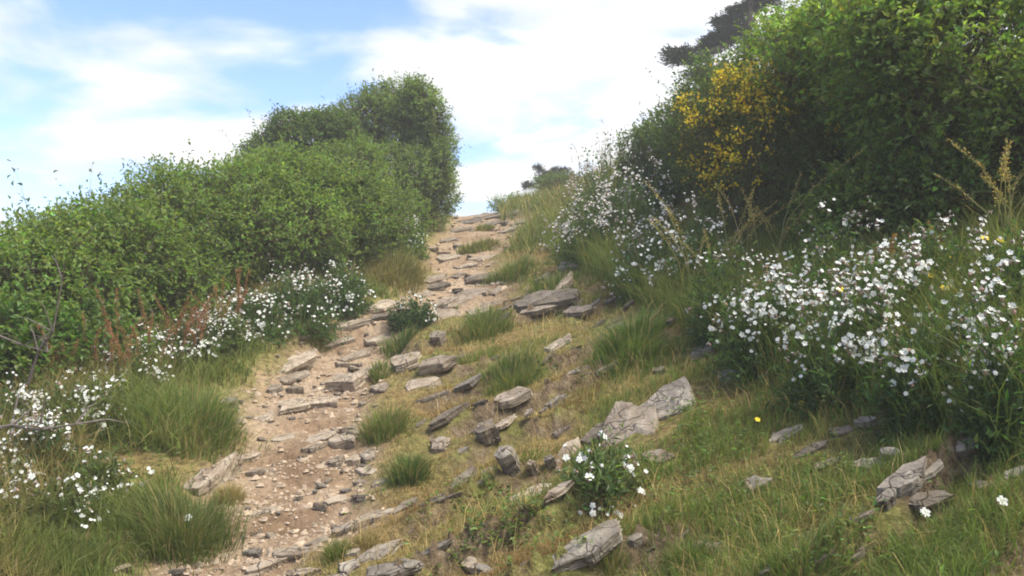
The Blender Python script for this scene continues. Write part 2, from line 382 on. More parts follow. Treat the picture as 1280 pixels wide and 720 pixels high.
def ground_mat(name):
    m, t = new_mat(name); N = t.nodes; Lk = t.links
    geo = N.new('ShaderNodeNewGeometry')
    def noise(s, d=6, r=0.6):
        n = N.new('ShaderNodeTexNoise'); n.inputs['Scale'].default_value = s; n.inputs['Detail'].default_value = d; n.inputs['Roughness'].default_value = r
        Lk.new(geo.outputs['Position'], n.inputs['Vector']); return n
    def ramp(src, *st):
        r = N.new('ShaderNodeValToRGB'); e = r.color_ramp.elements
        while len(e) < len(st): e.new(0.5)
        for k, (p, c) in enumerate(st): e[k].position = p; e[k].color = tuple(c) + (1,)
        Lk.new(src, r.inputs[0]); return r
    a, b, c = noise(2.6), noise(26, 8, 0.7), noise(110, 4)
    dirt = ramp(a.outputs['Fac'], (0.3, (0.245, 0.165, 0.10)), (0.5, (0.355, 0.255, 0.165)), (0.72, (0.43, 0.33, 0.225)))
    dg = ramp(b.outputs['Fac'], (0.34, (0.62, 0.58, 0.55)), (0.5, (0.95, 0.95, 0.95)), (0.66, (1.22, 1.2, 1.18)))
    mul = N.new('ShaderNodeMix'); mul.data_type = 'RGBA'; mul.blend_type = 'MULTIPLY'; mul.inputs['Factor'].default_value = 1
    Lk.new(dirt.outputs[0], mul.inputs['A']); Lk.new(dg.outputs[0], mul.inputs['B'])
    d2 = ramp(noise(1.1, 5, .65).outputs['Fac'], (0.38, (.66, .62, .58)), (0.55, (1.0, 1.0, 1.0)))
    mul2 = N.new('ShaderNodeMix'); mul2.data_type = 'RGBA'; mul2.blend_type = 'MULTIPLY'; mul2.inputs['Factor'].default_value = 1
    Lk.new(mul.outputs['Result'], mul2.inputs['A']); Lk.new(d2.outputs[0], mul2.inputs['B']); mul = mul2
    soil = ramp(b.outputs['Fac'], (0.33, (0.075, 0.062, 0.03)), (0.5, (0.19, 0.15, 0.07)), (0.66, (0.33, 0.26, 0.13)))
    moss = ramp(a.outputs['Fac'], (0.42, (0.75, 0.95, 0.55)), (0.6, (1.1, 0.95, 0.8)))
    mm = N.new('ShaderNodeMix'); mm.data_type = 'RGBA'; mm.blend_type = 'MULTIPLY'; mm.inputs['Factor'].default_value = 0.8
    Lk.new(soil.outputs[0], mm.inputs['A']); Lk.new(moss.outputs[0], mm.inputs['B'])
    at_ = N.new('ShaderNodeAttribute'); at_.attribute_name = 'tint'
    mx = N.new('ShaderNodeMix'); mx.data_type = 'RGBA'
    sp = N.new('ShaderNodeSeparateColor'); Lk.new(at_.outputs['Color'], sp.inputs[0])
    Lk.new(sp.outputs[0], mx.inputs['Factor']); Lk.new(mm.outputs['Result'], mx.inputs['A']); Lk.new(mul.outputs['Result'], mx.inputs['B'])
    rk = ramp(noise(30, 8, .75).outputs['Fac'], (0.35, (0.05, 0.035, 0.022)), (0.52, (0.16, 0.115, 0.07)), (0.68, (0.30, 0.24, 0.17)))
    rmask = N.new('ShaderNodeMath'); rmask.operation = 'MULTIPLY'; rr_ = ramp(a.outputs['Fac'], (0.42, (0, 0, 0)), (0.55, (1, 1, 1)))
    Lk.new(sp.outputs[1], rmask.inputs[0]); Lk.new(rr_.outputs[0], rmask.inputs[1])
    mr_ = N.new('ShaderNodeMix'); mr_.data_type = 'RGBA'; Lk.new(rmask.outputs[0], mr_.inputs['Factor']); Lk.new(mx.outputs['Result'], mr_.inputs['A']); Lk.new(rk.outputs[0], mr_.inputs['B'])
    p = N.new('ShaderNodeBsdfPrincipled'); p.inputs['Roughness'].default_value = 0.95; p.inputs['Specular IOR Level'].default_value = 0.1
    Lk.new(mr_.outputs['Result'], p.inputs['Base Color'])
    ad = N.new('ShaderNodeMath'); ad.operation = 'MULTIPLY_ADD'; ad.inputs[1].default_value = 0.35
    Lk.new(c.outputs['Fac'], ad.inputs[0]); Lk.new(b.outputs['Fac'], ad.inputs[2])
    bp = N.new('ShaderNodeBump'); bp.inputs['Strength'].default_value = 1.0; bp.inputs['Distance'].default_value = 0.025
    Lk.new(ad.outputs[0], bp.inputs['Height']); Lk.new(bp.outputs[0], p.inputs['Normal'])
    o = N.new('ShaderNodeOutputMaterial'); Lk.new(p.outputs[0], o.inputs[0])
    return m
M_GROUND = ground_mat('earth')

# ------------------------------------------------------------------ ground sheet (polar grid, path faces split off)
ang = np.concatenate([np.linspace(-180, -46, 28)[:-1], np.linspace(-46, 46, 400), np.linspace(46, 180, 28)[1:]])
rad = np.concatenate([[0.02, 0.3, 0.6, 0.9], np.geomspace(1.1, 22, 270), np.geomspace(23.5, 1500, 30)])
A_, R_ = np.meshgrid(np.radians(ang), rad, indexing='ij')
gx, gy = np.sin(A_) * R_, np.cos(A_) * R_
gz = H(gx, gy)
pmv = path_mask(gx, gy) * (1 - smooth(15.8, 17.5, gy)) * smooth(0.5, 1.2, gy)
na, nr = len(ang), len(rad)
idx = np.arange(na * nr).reshape(na, nr)
quads = np.stack([idx[:-1, :-1], idx[:-1, 1:], idx[1:, 1:], idx[1:, :-1]], -1).reshape(-1, 4)[:, ::-1]
GV = np.stack([gx, gy, gz], -1).reshape(-1, 3)
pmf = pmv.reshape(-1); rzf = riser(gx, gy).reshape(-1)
fm = pmf[quads].mean(1) > 0.5
def sub_mesh(name, q):
    u, invx = np.unique(q, return_inverse=True)
    col = np.stack([pmf[u], rzf[u], pmf[u]], 1)
    return mesh_np(name, GV[u], invx.reshape(q.shape), col, True, [M_GROUND])
tag(link('hillside', sub_mesh('hillside', quads[~fm])), kind='structure')
tag(link('dirt_path', sub_mesh('dirt_path', quads[fm])), kind='structure')

# ------------------------------------------------------------------ stones
FOOT = []                       # footprints (x, y, r) kept free of grass
def rock_mesh(L, W, T, seed, corners=6, tilt_top=0.0, rough=0.10, layers=True):
    r = np.random.default_rng(seed)
    m = corners
    a0 = np.sort((np.arange(m) + r.uniform(-0.36, 0.36, m)) / m * 2 * math.pi)
    rr = r.uniform(0.72, 1.14, m)
    # squarish outline: superellipse
    def se(a): return 1.0 / (np.abs(np.cos(a)) ** 2.4 + np.abs(np.sin(a)) ** 2.4) ** (1 / 2.4)
    cx, cy = np.cos(a0) * rr * se(a0), np.sin(a0) * rr * se(a0)
    P = []
    for i in range(m):
        j = (i + 1) % m
        for f in (0, 0.34, 0.67):
            w = r.normal(0, 0.055) if f else 0
            P.append((cx[i] * (1 - f) + cx[j] * f + w, cy[i] * (1 - f) + cy[j] * f + w))
    P = np.array(P); n = len(P)
    u = lambda a: r.uniform(-a, a)
    rings = [(-1.0, 0.88), (-0.55, 1.0 + u(.06)), (-0.2, .97 + u(.03)), (-0.14, 1.01 + u(.03)), (0.28, 0.975 + u(.03)), (0.34, 1.015 + u(.03)),
             (0.80, 1.0 + u(.03)), (0.97, 0.965), (1.0, 0.64), (1.02, 0.30)]
    V = []
    for z, s in rings:
        q = P * s
        zz = z * T * 0.5 + tilt_top * T * q[:, 0] * max(z, 0)
        if z > 0.5: zz = zz + r.normal(0, rough * T * 0.10, n)
        jit = r.normal(0, rough * 0.16, (n, 2)) if z < 0.9 else r.normal(0, rough * 0.10, (n, 2))
        V.append(np.stack([(q[:, 0] + jit[:, 0]) * L * 0.5, (q[:, 1] + jit[:, 1]) * W * 0.5, zz], 1))
    V = np.concatenate(V)
    nz = fbm(V[:, 0] * 14 + seed, V[:, 1] * 14, V[:, 2] * 14, seed % 97, 3)
    V[:, 2] += nz * min(T * 0.16, 0.018)
    V += np.stack([fbm(V[:, 0] * 9 / max(L, .15) + seed, V[:, 1] * 5, V[:, 2] * 9, k_, 2) for k_ in (3, 5)] + [0 * nz], 1) * np.array([L, W, 0]) * .05
    ct = len(V); V = np.concatenate([V, [[0, 0, T * 0.5 * 1.02]]])
    Tn = []
    k = len(rings)
    for i in range(k - 1):
        for j in range(n):
            a, b = i * n + j, i * n + (j + 1) % n
            Tn += [(a, b, b + n), (a, b + n, a + n)]
    for j in range(n): Tn.append(((k - 1) * n + j, (k - 1) * n + (j + 1) % n, ct))
    return V, np.array(Tn)
def ground_normal(x, y, e=0.12):
    dx = float(Hbase(x + e, y) - Hbase(x - e, y)) / (2 * e); dy = float(Hbase(x, y + e) - Hbase(x, y - e)) / (2 * e)
    return norm(np.array([-dx, -dy, 1.0]))
_seed = [100]
def stone(name, cx, cy, w, h, rise=0, kind='t', label='', cat='stone', group=None, up=0.45, tilt=0.0, parent=None, lean=0.5, flat=False):
    w *= 1.06; h *= 1.04; rise *= 1.2
    """long axis given by photo endpoints, laid on the ground there; up = share of the seen height that is front face"""
    _seed[0] += 1
    a = hit(cx - w / 2, cy + rise / 2 + h * 0.15); b = hit(cx + w / 2, cy - rise / 2 + h * 0.15)
    c = hit(cx, cy + h * 0.15)
    Y = c[1]
    ax = b - a
    ang_ = math.atan2(ax[1], ax[0]); ang_ = max(-0.9, min(1.0, ang_))
    L = min(np.linalg.norm(ax), w * Y / F * 1.5)
    T = max(0.02, up * h * Y / F * 1.5)
    D = (1 - up) * h * Y / F / max(0.2, (cy - 360) / F + 0.22)
    D = min(max(D, 0.35 * L), 1.3 * L) if not flat else min(max(D, 0.3 * L), 2.5 * L)
    me = mesh_np(name, *rock_mesh(L * 1.05, D, T, _seed[0], random.choice([5, 5, 6, 7])), None, False, [ROCK[kind]])
    o = link(name, me)
    n = ground_normal(c[0], c[1]); bed = norm(np.array([-.42, -.30, 1.0])); sh = .25 if w > 200 else .55 if c[0] > -.3 else .25
    n = norm(n * (1 - sh) + bed * sh + np.array([random.gauss(0, .05), -tilt - .04 + random.gauss(0, .04), 0]))
    ang_ += random.gauss(.08, .1)
    z = Vector(n); x = Vector((math.cos(ang_), math.sin(ang_), 0)); y = z.cross(x).normalized(); x = y.cross(z)
    Mx = Matrix((x, y, z)).transposed().to_4x4()
    loc = Vector(c) + Vector((0, D * 0.25, 0))
    loc.z = float(H(loc.x, loc.y)) - T * 0.13
    Mx.translation = loc
    if parent is not None:
        o.parent = parent
        o.matrix_parent_inverse = Matrix.Identity(4)
        Mx = Matrix.Translation(-Vector(parent.location)) @ Mx
        o.matrix_local = Mx
    else:
        o.matrix_world = Mx
        tag(o, label, cat, group)
    for f in (-0.3, 0, 0.3):
        FOOT.append((loc.x + math.cos(ang_) * L * f, loc.y + math.sin(ang_) * L * f, max(D, L * 0.4) * 0.46))
        FOOT.append((loc.x + math.cos(ang_) * L * f, loc.y + math.sin(ang_) * L * f - D * .55, max(D, L * 0.3) * 0.36))
    return o
SL = [  # cx, cy, w, h, rise, kind, up, tilt, label
 (365,474,38,14,8,'t',.35,0,'flat tan stone lying across the left half of the path below the dirt step'),
 (343,488,18,16,2,'d',.6,0,'small dark chunky stone beside the flat tan one at the left path edge'),
 (366,513,52,18,6,'t',.3,0,'wide low tan slab sunk in the path beside the long green grass'),
 (524,480,40,20,10,'t',.4,0,'pale angular slab on the rocky rib right of the path, lower of two'),
 (508,453,46,22,10,'t',.4,0,'pale flat slab overhanging reddish earth right of the path'),
 (430,488,54,28,10,'t',.5,.1,'broad tan ledge block with a shaded front where the path narrows'),
 (476,486,24,18,4,'t',.5,0,'squat tan block right of the broad ledge block'),
 (552,557,30,26,10,'t',.5,.15,'tan cube-like stone with a dark lower face in the turf'),
 (609,551,24,28,6,'d',.6,.2,'dark stone striped with pale bedding lines in the turf'),
 (631,538,30,10,4,'t',.4,0,'thin pale slab lying behind the striped dark stone'),
 (636,584,22,38,4,'g',.75,.3,'upright pale grey block standing on the long turf step'),
 (578,603,40,18,14,'d',.55,.1,'low dark stone in the turf step left of the upright block'),
 (611,590,18,16,6,'d',.6,.1,'small dark stone wedged in the step beside the upright block'),
 (664,619,58,26,16,'t',.45,.05,'wide tan slab poking from dry grass below the white flowered plant'),
 (699,624,44,14,8,'t',.4,0,'thin tan slab beside the wide one, touching the flowered plant'),
 (668,588,11,30,0,'t',.85,.3,'narrow finger of pale stone standing on the step'),
 (690,581,13,22,0,'g',.8,.3,'short grey upright stone right of the narrow stone finger'),
 (790,534,66,50,20,'t',.35,.35,'big tilted tan boulder face behind the white flowered plant'),
 (843,505,62,46,30,'g',.5,.3,'big dark grey boulder with mossy top above the tan boulder'),
 (824,574,28,22,-14,'t',.5,.2,'tan wedge stone low on the right of the white flowered plant'),
 (919,470,32,22,8,'g',.6,.1,'grey stone over a dark hollow near the foot of the tall flower bank'),
 (826,464,14,12,4,'d',.6,0,'tiny dark stone in the dry turf above the big boulders'),
 (735,704,96,30,30,'g',.45,.1,'long grey slab edge slanting up at the bottom of the frame'),
 (795,681,20,16,8,'g',.5,0,'small grey stone at the upper end of the long slab edge'),
 (888,685,46,32,10,'g',.7,.35,'pale grey square faced block in green grass at the bottom'),
 (953,606,46,34,10,'g',.7,.3,'grey square faced block where green grass meets brown turf'),
 (1053,541,32,14,10,'d',.55,.1,'dark glinting stone in the upper row on the right turf'),
 (1083,529,24,13,8,'g',.55,.1,'small grey stone right of the dark glinting one'),
 (1013,565,40,12,14,'d',.5,.1,'thin dark slab edge sunk in brown turf'),
 (1036,581,34,16,8,'d',.5,.1,'low dark slab edge just below the thinner one'),
 (1092,581,46,20,12,'g',.55,.15,'grey slab edge left of the round topped stone'),
 (1121,568,25,28,4,'g',.75,.25,'round topped grey stone standing at the end of a slab'),
 (1020,507,36,14,10,'t',.45,0,'tan stone at the foot of the tall white flowers'),
 (1138,612,60,30,26,'g',.5,.15,'pale slab over a dark hollow of roots on the right'),
 (1112,629,32,20,10,'g',.6,.1,'grey block at the lower left end of the pale slab'),
 (1158,642,58,34,14,'d',.6,.25,'broad dark grey stone under the root hollow with a white flower before it'),
 (1216,574,40,26,16,'g',.55,.15,'layered grey stone near the right edge below the flowers'),
 (1257,574,46,20,-6,'t',.5,.1,'tan slab at the right edge below the flowers'),
 (1230,608,24,18,8,'d',.6,.1,'small dark stone below the layered grey one'),
 (1168,594,30,12,10,'g',.5,0,'thin grey slab tip above the pale slab'),
 (1271,592,28,16,14,'g',.5,0,'grey slab end cut by the right edge of the picture'),
 (477,387,40,18,4,'t',.5,0,'tan block capping the dirt step left of the flowering cushion'),
 (474,397,32,12,2,'d',.6,0,'darker block under the tan cap of the dirt step'),
 (549,431,22,20,2,'d',.65,0,'rounded dark stone in the turf right of the path'),
 (357,461,64,14,18,'t',.4,0,'long thin slab slanting over the left side of the path'),
 (385,419,28,12,6,'t',.45,0,'small tan stone at the left end of the dirt step'),
 (447,446,50,12,10,'t',.35,0,'thin tan slab in the middle of the path below the flowering cushion'),
 (420,430,40,10,6,'t',.35,0,'flat stone sunk in the path just under the dirt step'),
 (686,376,74,24,14,'d',.6,.1,'dark craggy ledge across the upper turf'),
 (672,400,50,12,8,'t',.4,0,'low tan slab below the dark craggy ledge'),
 (722,334,40,16,4,'t',.55,0,'rounded pale stone high on the turf below the pink tinged flowers'),
 (792,357,36,14,12,'t',.5,0,'tan stone under the grass left of the big flower bank'),
 (880,443,32,17,4,'g',.55,0,'grey stone at the left foot of the big flower bank'),
 (724,393,26,10,-8,'d',.5,0,'dark splinter of stone right of the low tan slab'),
 (264,600,64,38,24,'t',.6,.15,'large wedge shaped rock behind the dark grass tussock on the left'),
 (142,713,40,14,2,'t',.35,0,'flat pale stone at the bottom left corner by the path'),
 (284,506,22,18,0,'g',.55,0,'grey stone half hidden by long grass at the left path edge'),
 (606,712,24,16,4,'g',.55,0,'small grey stone at the bottom beside a pale slab'),
 (582,716,38,16,-8,'t',.4,0,'pale slab at the bottom edge below the leafy step'),
 (440,692,24,16,4,'g',.45,0,'small grey stone left of the paving-like slabs'),
 (508,634,32,16,14,'d',.6,0,'dark stone at the left end of the turf step'),
 (474,604,20,16,4,'t',.5,0,'little tan stone at the right path edge above the long slab'),
 (460,590,26,12,4,'t',.4,0,'flat little stone below the tumbled blocks'),
 (541,352,24,14,4,'t',.5,0,'tan stone at the left end of the bare rock sill'),
 (590,277,34,12,4,'d',.55,0,'dark rock on the crest of the path'),
 (628,270,36,10,2,'t',.5,0,'broad rock on the skyline right of the path crest'),
 (562,301,20,9,4,'d',.5,0,'dark stone left of the upper path'),
 (582,333,30,9,6,'t',.4,0,'flat stone on the reddish upper path'),
 (640,287,24,12,6,'t',.5,0,'tan rock right of the upper path near the crest'),
 (604,270,30,10,2,'t',.5,0,'rock on the skyline in the middle of the path crest'),
 (576,288,26,9,4,'t',.5,0,'tan rock left of the path just below the crest'),
 (618,279,24,9,2,'d',.5,0,'dark rock in the path just below the crest'),
 (560,322,26,9,4,'t',.45,0,'flat rock at the left side of the reddish upper path'),
 (604,322,28,10,4,'t',.45,0,'flat rock at the right side of the reddish upper path'),
 (572,346,28,9,3,'d',.5,0,'dark rock just above the bare sill'),
 (655,278,24,10,4,'t',.5,0,'rock among the greenery right of the crest'),
 (590,310,22,8,3,'t',.45,0,'little flat rock in the middle of the upper path'),
 (330,524,34,14,6,'t',.35,0,'flat stone sunk in the path below the wide low tan slab'),
 (405,506,46,16,10,'t',.3,0,'flat slab sunk in the path left of the broad ledge block'),
 (455,467,44,14,10,'t',.35,0,'tan slab in the path just below the rocky rib'),
 (352,548,30,12,6,'t',.35,0,'small flat stone in the middle of the path beside the tumbled ledge'),
 (310,574,30,12,6,'t',.4,0,'flat stone at the left path edge above the wedge rock'),
 (330,640,44,14,10,'t',.3,0,'flat stone sunk in the lower path right of the dark tussock'),
 (420,626,40,14,12,'t',.35,0,'slanting slab at the right path edge above the long pale slab'),
 (548,468,50,20,16,'t',.45,.1,'tan slab at the right end of the rocky rib'),
 (440,408,54,12,4,'t',.6,0,'worn stone lip of the dirt step across the path'),
 (470,428,34,12,6,'t',.4,0,'tan stone in the path below the right end of the dirt step'),
 (640,512,44,18,16,'t',.45,.1,'tan slab end in the turf above the striped stone'),
 (745,545,50,20,22,'d',.5,.1,'dark slab edge leading up to the big tan boulder'),
 (705,572,46,18,20,'t',.5,.1,'tan slab edge on the turf step right of the stone finger'),
 (700,430,40,14,14,'t',.45,0,'low tan stone in dry turf above the middle tussock'),
 (760,470,36,12,10,'d',.5,0,'flat dark stone in dry turf left of the tiny stone'),
 (955,470,34,14,10,'t',.5,0,'tan stone tucked under the left front of the flower bank'),
 (985,545,44,16,18,'g',.5,.1,'slab edge in brown turf left of the thin dark edge'),
]
for c in SL:
    stone('stone', c[0], c[1], c[2], c[3], c[4], c[5], c[8], up=c[6], tilt=c[7])
# outcrops of several fitted blocks: one thing, its blocks are parts
def outcrop(name, px, py, label, blocks):
    p = hit(px, py)
    e = empty(name, p, label, 'rock outcrop')
    for b in blocks:
        stone('block', b[0], b[1], b[2], b[3], b[4], b[5], up=b[6], parent=e, flat=True)
    return e
outcrop('rock_sill', 575, 372, 'bare sill of fitted tan slabs crossing the upper path',
  [(600,352,46,12,2,'d',.5),(582,372,38,26,0,'t',.25),(556,382,34,14,2,'t',.4),(560,395,44,12,0,'t',.4),(530,369,36,10,2,'t',.5),
   (614,366,26,14,2,'t',.45),(612,382,34,12,4,'t',.45),(598,392,34,10,4,'t',.4),(545,360,34,9,2,'d',.4)])
outcrop('rock_ledge', 430, 560, 'tumbled ledge of tan slabs jutting into the right side of the path',
  [(404,547,42,18,8,'t',.4),(431,556,46,24,12,'t',.4),(420,579,22,24,2,'t',.7),(441,577,20,22,2,'t',.65),(458,574,20,26,6,'t',.55),(392,562,30,14,4,'t',.5)])
outcrop('rock_ledge', 478, 700, 'paving-like cluster of grey slabs at the bottom of the frame',
  [(474,692,60,26,12,'g',.3),(484,711,66,26,10,'g',.3),(436,712,34,22,8,'g',.35),(420,722,36,16,6,'g',.4)])
outcrop('rock_ledge', 455, 655, 'long pale slab with a dark broken end at the right path edge',
  [(462,650,66,24,24,'t',.5),(430,664,30,24,8,'d',.65)])
outcrop('rock_ledge', 350, 705, 'row of tan slabs along the path at the bottom edge',
  [(362,698,58,22,14,'t',.35),(332,712,48,18,10,'t',.4),(395,678,40,14,10,'t',.4),(376,716,40,16,8,'t',.4),(312,724,30,14,4,'t',.4)])
# loose fragments on the path
frag = [mesh_np('fragment', *rock_mesh(1, 0.72, 0.34, 900 + k, 5), None, False, [M_TAN if k < 4 else M_GREY]) for k in range(6)]
def fragment(x, y, s):
    o = bpy.data.objects.new('stone_fragment', random.choice(frag)); COL.objects.link(o)
    o.location = (x, y, float(H(x, y)) + s * 0.06)
    o.rotation_euler = (random.uniform(-.25, .25) + 0.15, random.uniform(-.25, .25), random.uniform(0, 6.28))
    o.scale = (s, s * random.uniform(.7, 1.2), s * random.uniform(.6, 1.2))
    return o
fth = RNG.uniform(R(-25), R(3), 4000); fr_ = np.exp(RNG.uniform(math.log(2.4), math.log(14.5), 4000))
fx_, fy_ = np.sin(fth) * fr_, np.cos(fth) * fr_
fk = path_mask(fx_, fy_) > RNG.uniform(.05, .7, 4000)
cnt = 0
for x_, y_ in zip(fx_[fk], fy_[fk]):
    if cnt >= 220: break
    p = (x_, y_)
    s = random.choice([6, 7, 8, 9, 10, 12, 15, 18, 22, 28]) * p[1] / F
    if p[1] > 6: s *= .7
    o = fragment(p[0], p[1], s); cnt += 1
    where = 'lower path nearest the viewer' if p[1] < 3.7 else 'middle path below the dirt step' if p[1] < 6.3 else 'reddish upper path near the crest'
    hue = 'grey' if o.data in frag[4:] else 'tan'
    tag(o, f'small loose {hue} stone fragment lying on the {where}', 'stone', f'{hue} stone fragments on the {where}')
bricks = [mesh_np('stone', *rock_mesh(1, .8, .55, 950 + k, 4 + k % 2), None, False, [(M_GREY, M_TAN, M_DARK)[k % 3]]) for k in range(9)]
bx = RNG.uniform(-.5, 2.2, 6000); by = RNG.uniform(2.1, 7.5, 6000)
bk = (riser(bx, by) > .45) & (bank(bx, by) < -.05) & (path_mask(bx, by) < .3) & (np.abs(bx / by) < .63)
cnt = 0
for x_, y_ in zip(bx[bk], by[bk]):
    if cnt >= 75: break
    p = np.array([x_, y_, float(H(x_, y_))])
    s = random.choice([12, 14, 18, 22, 28, 34]) * p[1] / F
    if any((p[0] - a) ** 2 + (p[1] - b) ** 2 < (c + s * .5) ** 2 for a, b, c in FOOT): continue
    k = random.randrange(9)
    o = bpy.data.objects.new('stone', bricks[k]); COL.objects.link(o)
    o.location = (p[0], p[1] + .02, float(H(p[0], p[1] + .02)) - s * .04)
    nb = norm(np.array([-.40 + random.gauss(0, .1), -.32 + random.gauss(0, .1), 1.0])); z3 = Vector(nb)
    aa = .42 + random.gauss(0, .22); x3 = Vector((math.cos(aa), math.sin(aa), 0)); y3 = z3.cross(x3).normalized(); x3 = y3.cross(z3)
    o.matrix_world = Matrix.Translation((p[0], p[1] + .02, float(H(p[0], p[1] + .02)) - s * .05)) @ Matrix((x3, y3, z3)).transposed().to_4x4() @ Matrix.Diagonal((s * random.uniform(1.1, 2.4), s * random.uniform(.6, .9), s * random.uniform(.4, .7), 1)); cnt += 1
    FOOT.append((p[0], p[1], s * .45))
    hue = ('grey', 'tan', 'dark')[k % 3]
    where = 'bottom right' if p[1] < 3.0 and p[0] > .5 else 'bottom middle' if p[1] < 3.2 else 'middle turf near the big boulders' if p[1] < 4.6 else 'upper turf'
    tag(o, f'{hue} stone edge showing in a grassy step, {where}', 'stone', f'{hue} stone edges in the {where}')
# fine gravel: stuff
V, T = rock_mesh(1, 0.8, 0.45, 77, 5)
keep = 5
def gravel():
    tv = np.array([[-.5,-.3,0],[.5,-.35,0],[.45,.4,0],[-.4,.45,0],[-.25,-.15,.3],[.3,-.1,.32],[.2,.2,.28],[-.2,.22,.35]])
    tf = np.array([[0,1,5],[0,5,4],[1,2,6],[1,6,5],[2,3,7],[2,7,6],[3,0,4],[3,4,7],[4,5,6],[4,6,7]])
    n = 12000
    th = RNG.uniform(R(-24), R(3), n * 3); r = np.exp(RNG.uniform(math.log(2.2), math.log(15.5), n * 3))
    x, y = np.sin(th) * r, np.cos(th) * r
    k = (path_mask(x, y) > RNG.uniform(0.15, 1, n * 3)) & (vnoise(x * 2.4, y * 2.4, 0, 71) > RNG.uniform(0, .8, n * 3))
    x, y, r = x[k][:n], y[k][:n], r[k][:n]; n = len(x)
    s = np.exp(RNG.normal(0, .62, n)) * 0.0036 * np.sqrt(r) * 1.3
    a = RNG.uniform(0, 6.28, n)
    P = tv[None] * s[:, None, None] * np.exp(RNG.normal(0, .2, (n, 1, 3)))
    X = P[..., 0] * np.cos(a)[:, None] - P[..., 1] * np.sin(a)[:, None]; Yv = P[..., 0] * np.sin(a)[:, None] + P[..., 1] * np.cos(a)[:, None]
    W = np.stack([X + x[:, None], Yv + y[:, None], P[..., 2] + H(x, y)[:, None]], -1).reshape(-1, 3)
    Fc = (tf[None] + np.arange(n)[:, None, None] * 8).reshape(-1, 3)
    tag(link('gravel', mesh_np('gravel', W, Fc, None, False, [M_GRIT])), 'fine gravel and grit scattered over the bare earth path', 'gravel', kind='stuff')
gravel()

# ------------------------------------------------------------------ grass
GREEN = np.array([0.16, 0.215, 0.045]); DEEP = np.array([0.085, 0.14, 0.028]); STRAW = np.array([0.42, 0.32, 0.15]); OLIVE = np.array([0.20, 0.185, 0.055]); RUST = np.array([0.22, 0.13, 0.05])
FT = np.array(FOOT)
def in_foot(x, y):
    g = np.zeros(len(x), bool)
    for fx, fy, fr in FT:
        g |= (x - fx) ** 2 + (y - fy) ** 2 < fr * fr
    return g
def lush(x, y):                 # how green the turf is
    g = smooth(0.0, 0.6, fbm(x * 1.15, y * 1.15, 0, 51, 4) + 0.12)
    g = np.maximum(g * .85, 1.0 * (1 - smooth(-0.25, 0.2, y - (2.45 + 0.05 * x))) * smooth(0.1, 0.6, x) * smooth(-0.35, 0.25, fbm(x * 3, y * 3, 0, 52, 3)))
    g = np.maximum(g, .8 * smooth(.50, .66, vnoise(x * 2.1, y * 2.1, 0, 57)) * smooth(-.6, .2, x))
    g = np.maximum(g, smooth(-0.35, 0.15, bank(x, y)) * 0.9)
    return g
def mix(a, b, t): return a * (1 - t[:, None]) + b * t[:, None]
def turf(name, n, short):
    th = RNG.uniform(R(-36), R(36), n); r = np.exp(RNG.uniform(math.log(1.55), math.log(17), n))
    x, y = np.sin(th) * r, np.cos(th) * r
    pm = path_mask(x, y)
    g = lush(x, y); b = bank(x, y)
    rgt = x > np.interp(y, _L[:, 1], _L[:, 0])
    patch = vnoise(x * 4.2, y * 4.2, 0, 61)
    k = rgt & (pm < RNG.uniform(0, 0.75, n) ** 2) & (b < 1.2) & (riser(x, y) < RNG.uniform(.45, 1.8, n)) & (~in_foot(x, y))
    if short: k &= patch + g * 0.4 > RNG.uniform(-0.1, 0.62, n)
    else: k &= RNG.uniform(0, 1, n) < (0.10 + 0.9 * g) * smooth(0.30, 0.62, patch + 0.12 * g)
    x, y, r, g, b, patch = [q[k] for q in (x, y, r, g, b, patch)]; n = len(x)
    pos = np.stack([x, y, H(x, y) - 0.004], 1)
    a = RNG.uniform(0, 6.28, n); d = np.stack([np.cos(a), np.sin(a) - 0.25, 0 * a], 1)
    u = RNG.uniform(0, 1, n)
    if short:
        ht = RNG.uniform(0.014, 0.048, n) * (0.8 + 0.6 * g); bend = RNG.uniform(0.3, 1.5, n)
        col = mix(mix(STRAW[None], RUST[None], smooth(.45, .6, vnoise(x * 3, y * 3, 0, 64))), mix(OLIVE[None], GREEN[None], u), np.clip(g * 1.25 - 0.35 * RNG.uniform(0, 1, n), 0, 1))
    else:
        ht = RNG.uniform(0.035, 0.10, n) * (0.5 + 0.75 * g) * (1 + 1.2 * smooth(-.2, .4, b)); bend = RNG.uniform(0.15, 1.0, n)
        col = mix(mix(OLIVE[None], STRAW[None], (u > .75) * 1.0), mix((GREEN * [.95, 1.12, .95])[None], DEEP[None], u * .8), smooth(.12, .5, g + RNG.normal(0, .15, n)))
    col = col * np.exp(RNG.normal(0, .22, (n, 1)))
    wd = np.maximum(0.0022, 0.0008 * r) * RNG.uniform(.6, 1.4, n)
    A = Acc(); A.add(blades(pos, d, ht, wd, bend, col, mix(col, STRAW[None], RNG.uniform(0, .45, n))))
    return link(name, A.mesh(name, M_GRASS))
tag(turf('short_turf', 360000, True), 'short dry and green turf growing between the stones', 'grass', kind='stuff')
tag(turf('turf_grass', 250000, False), 'longer green grass in patches over the stony slope', 'grass', kind='stuff')
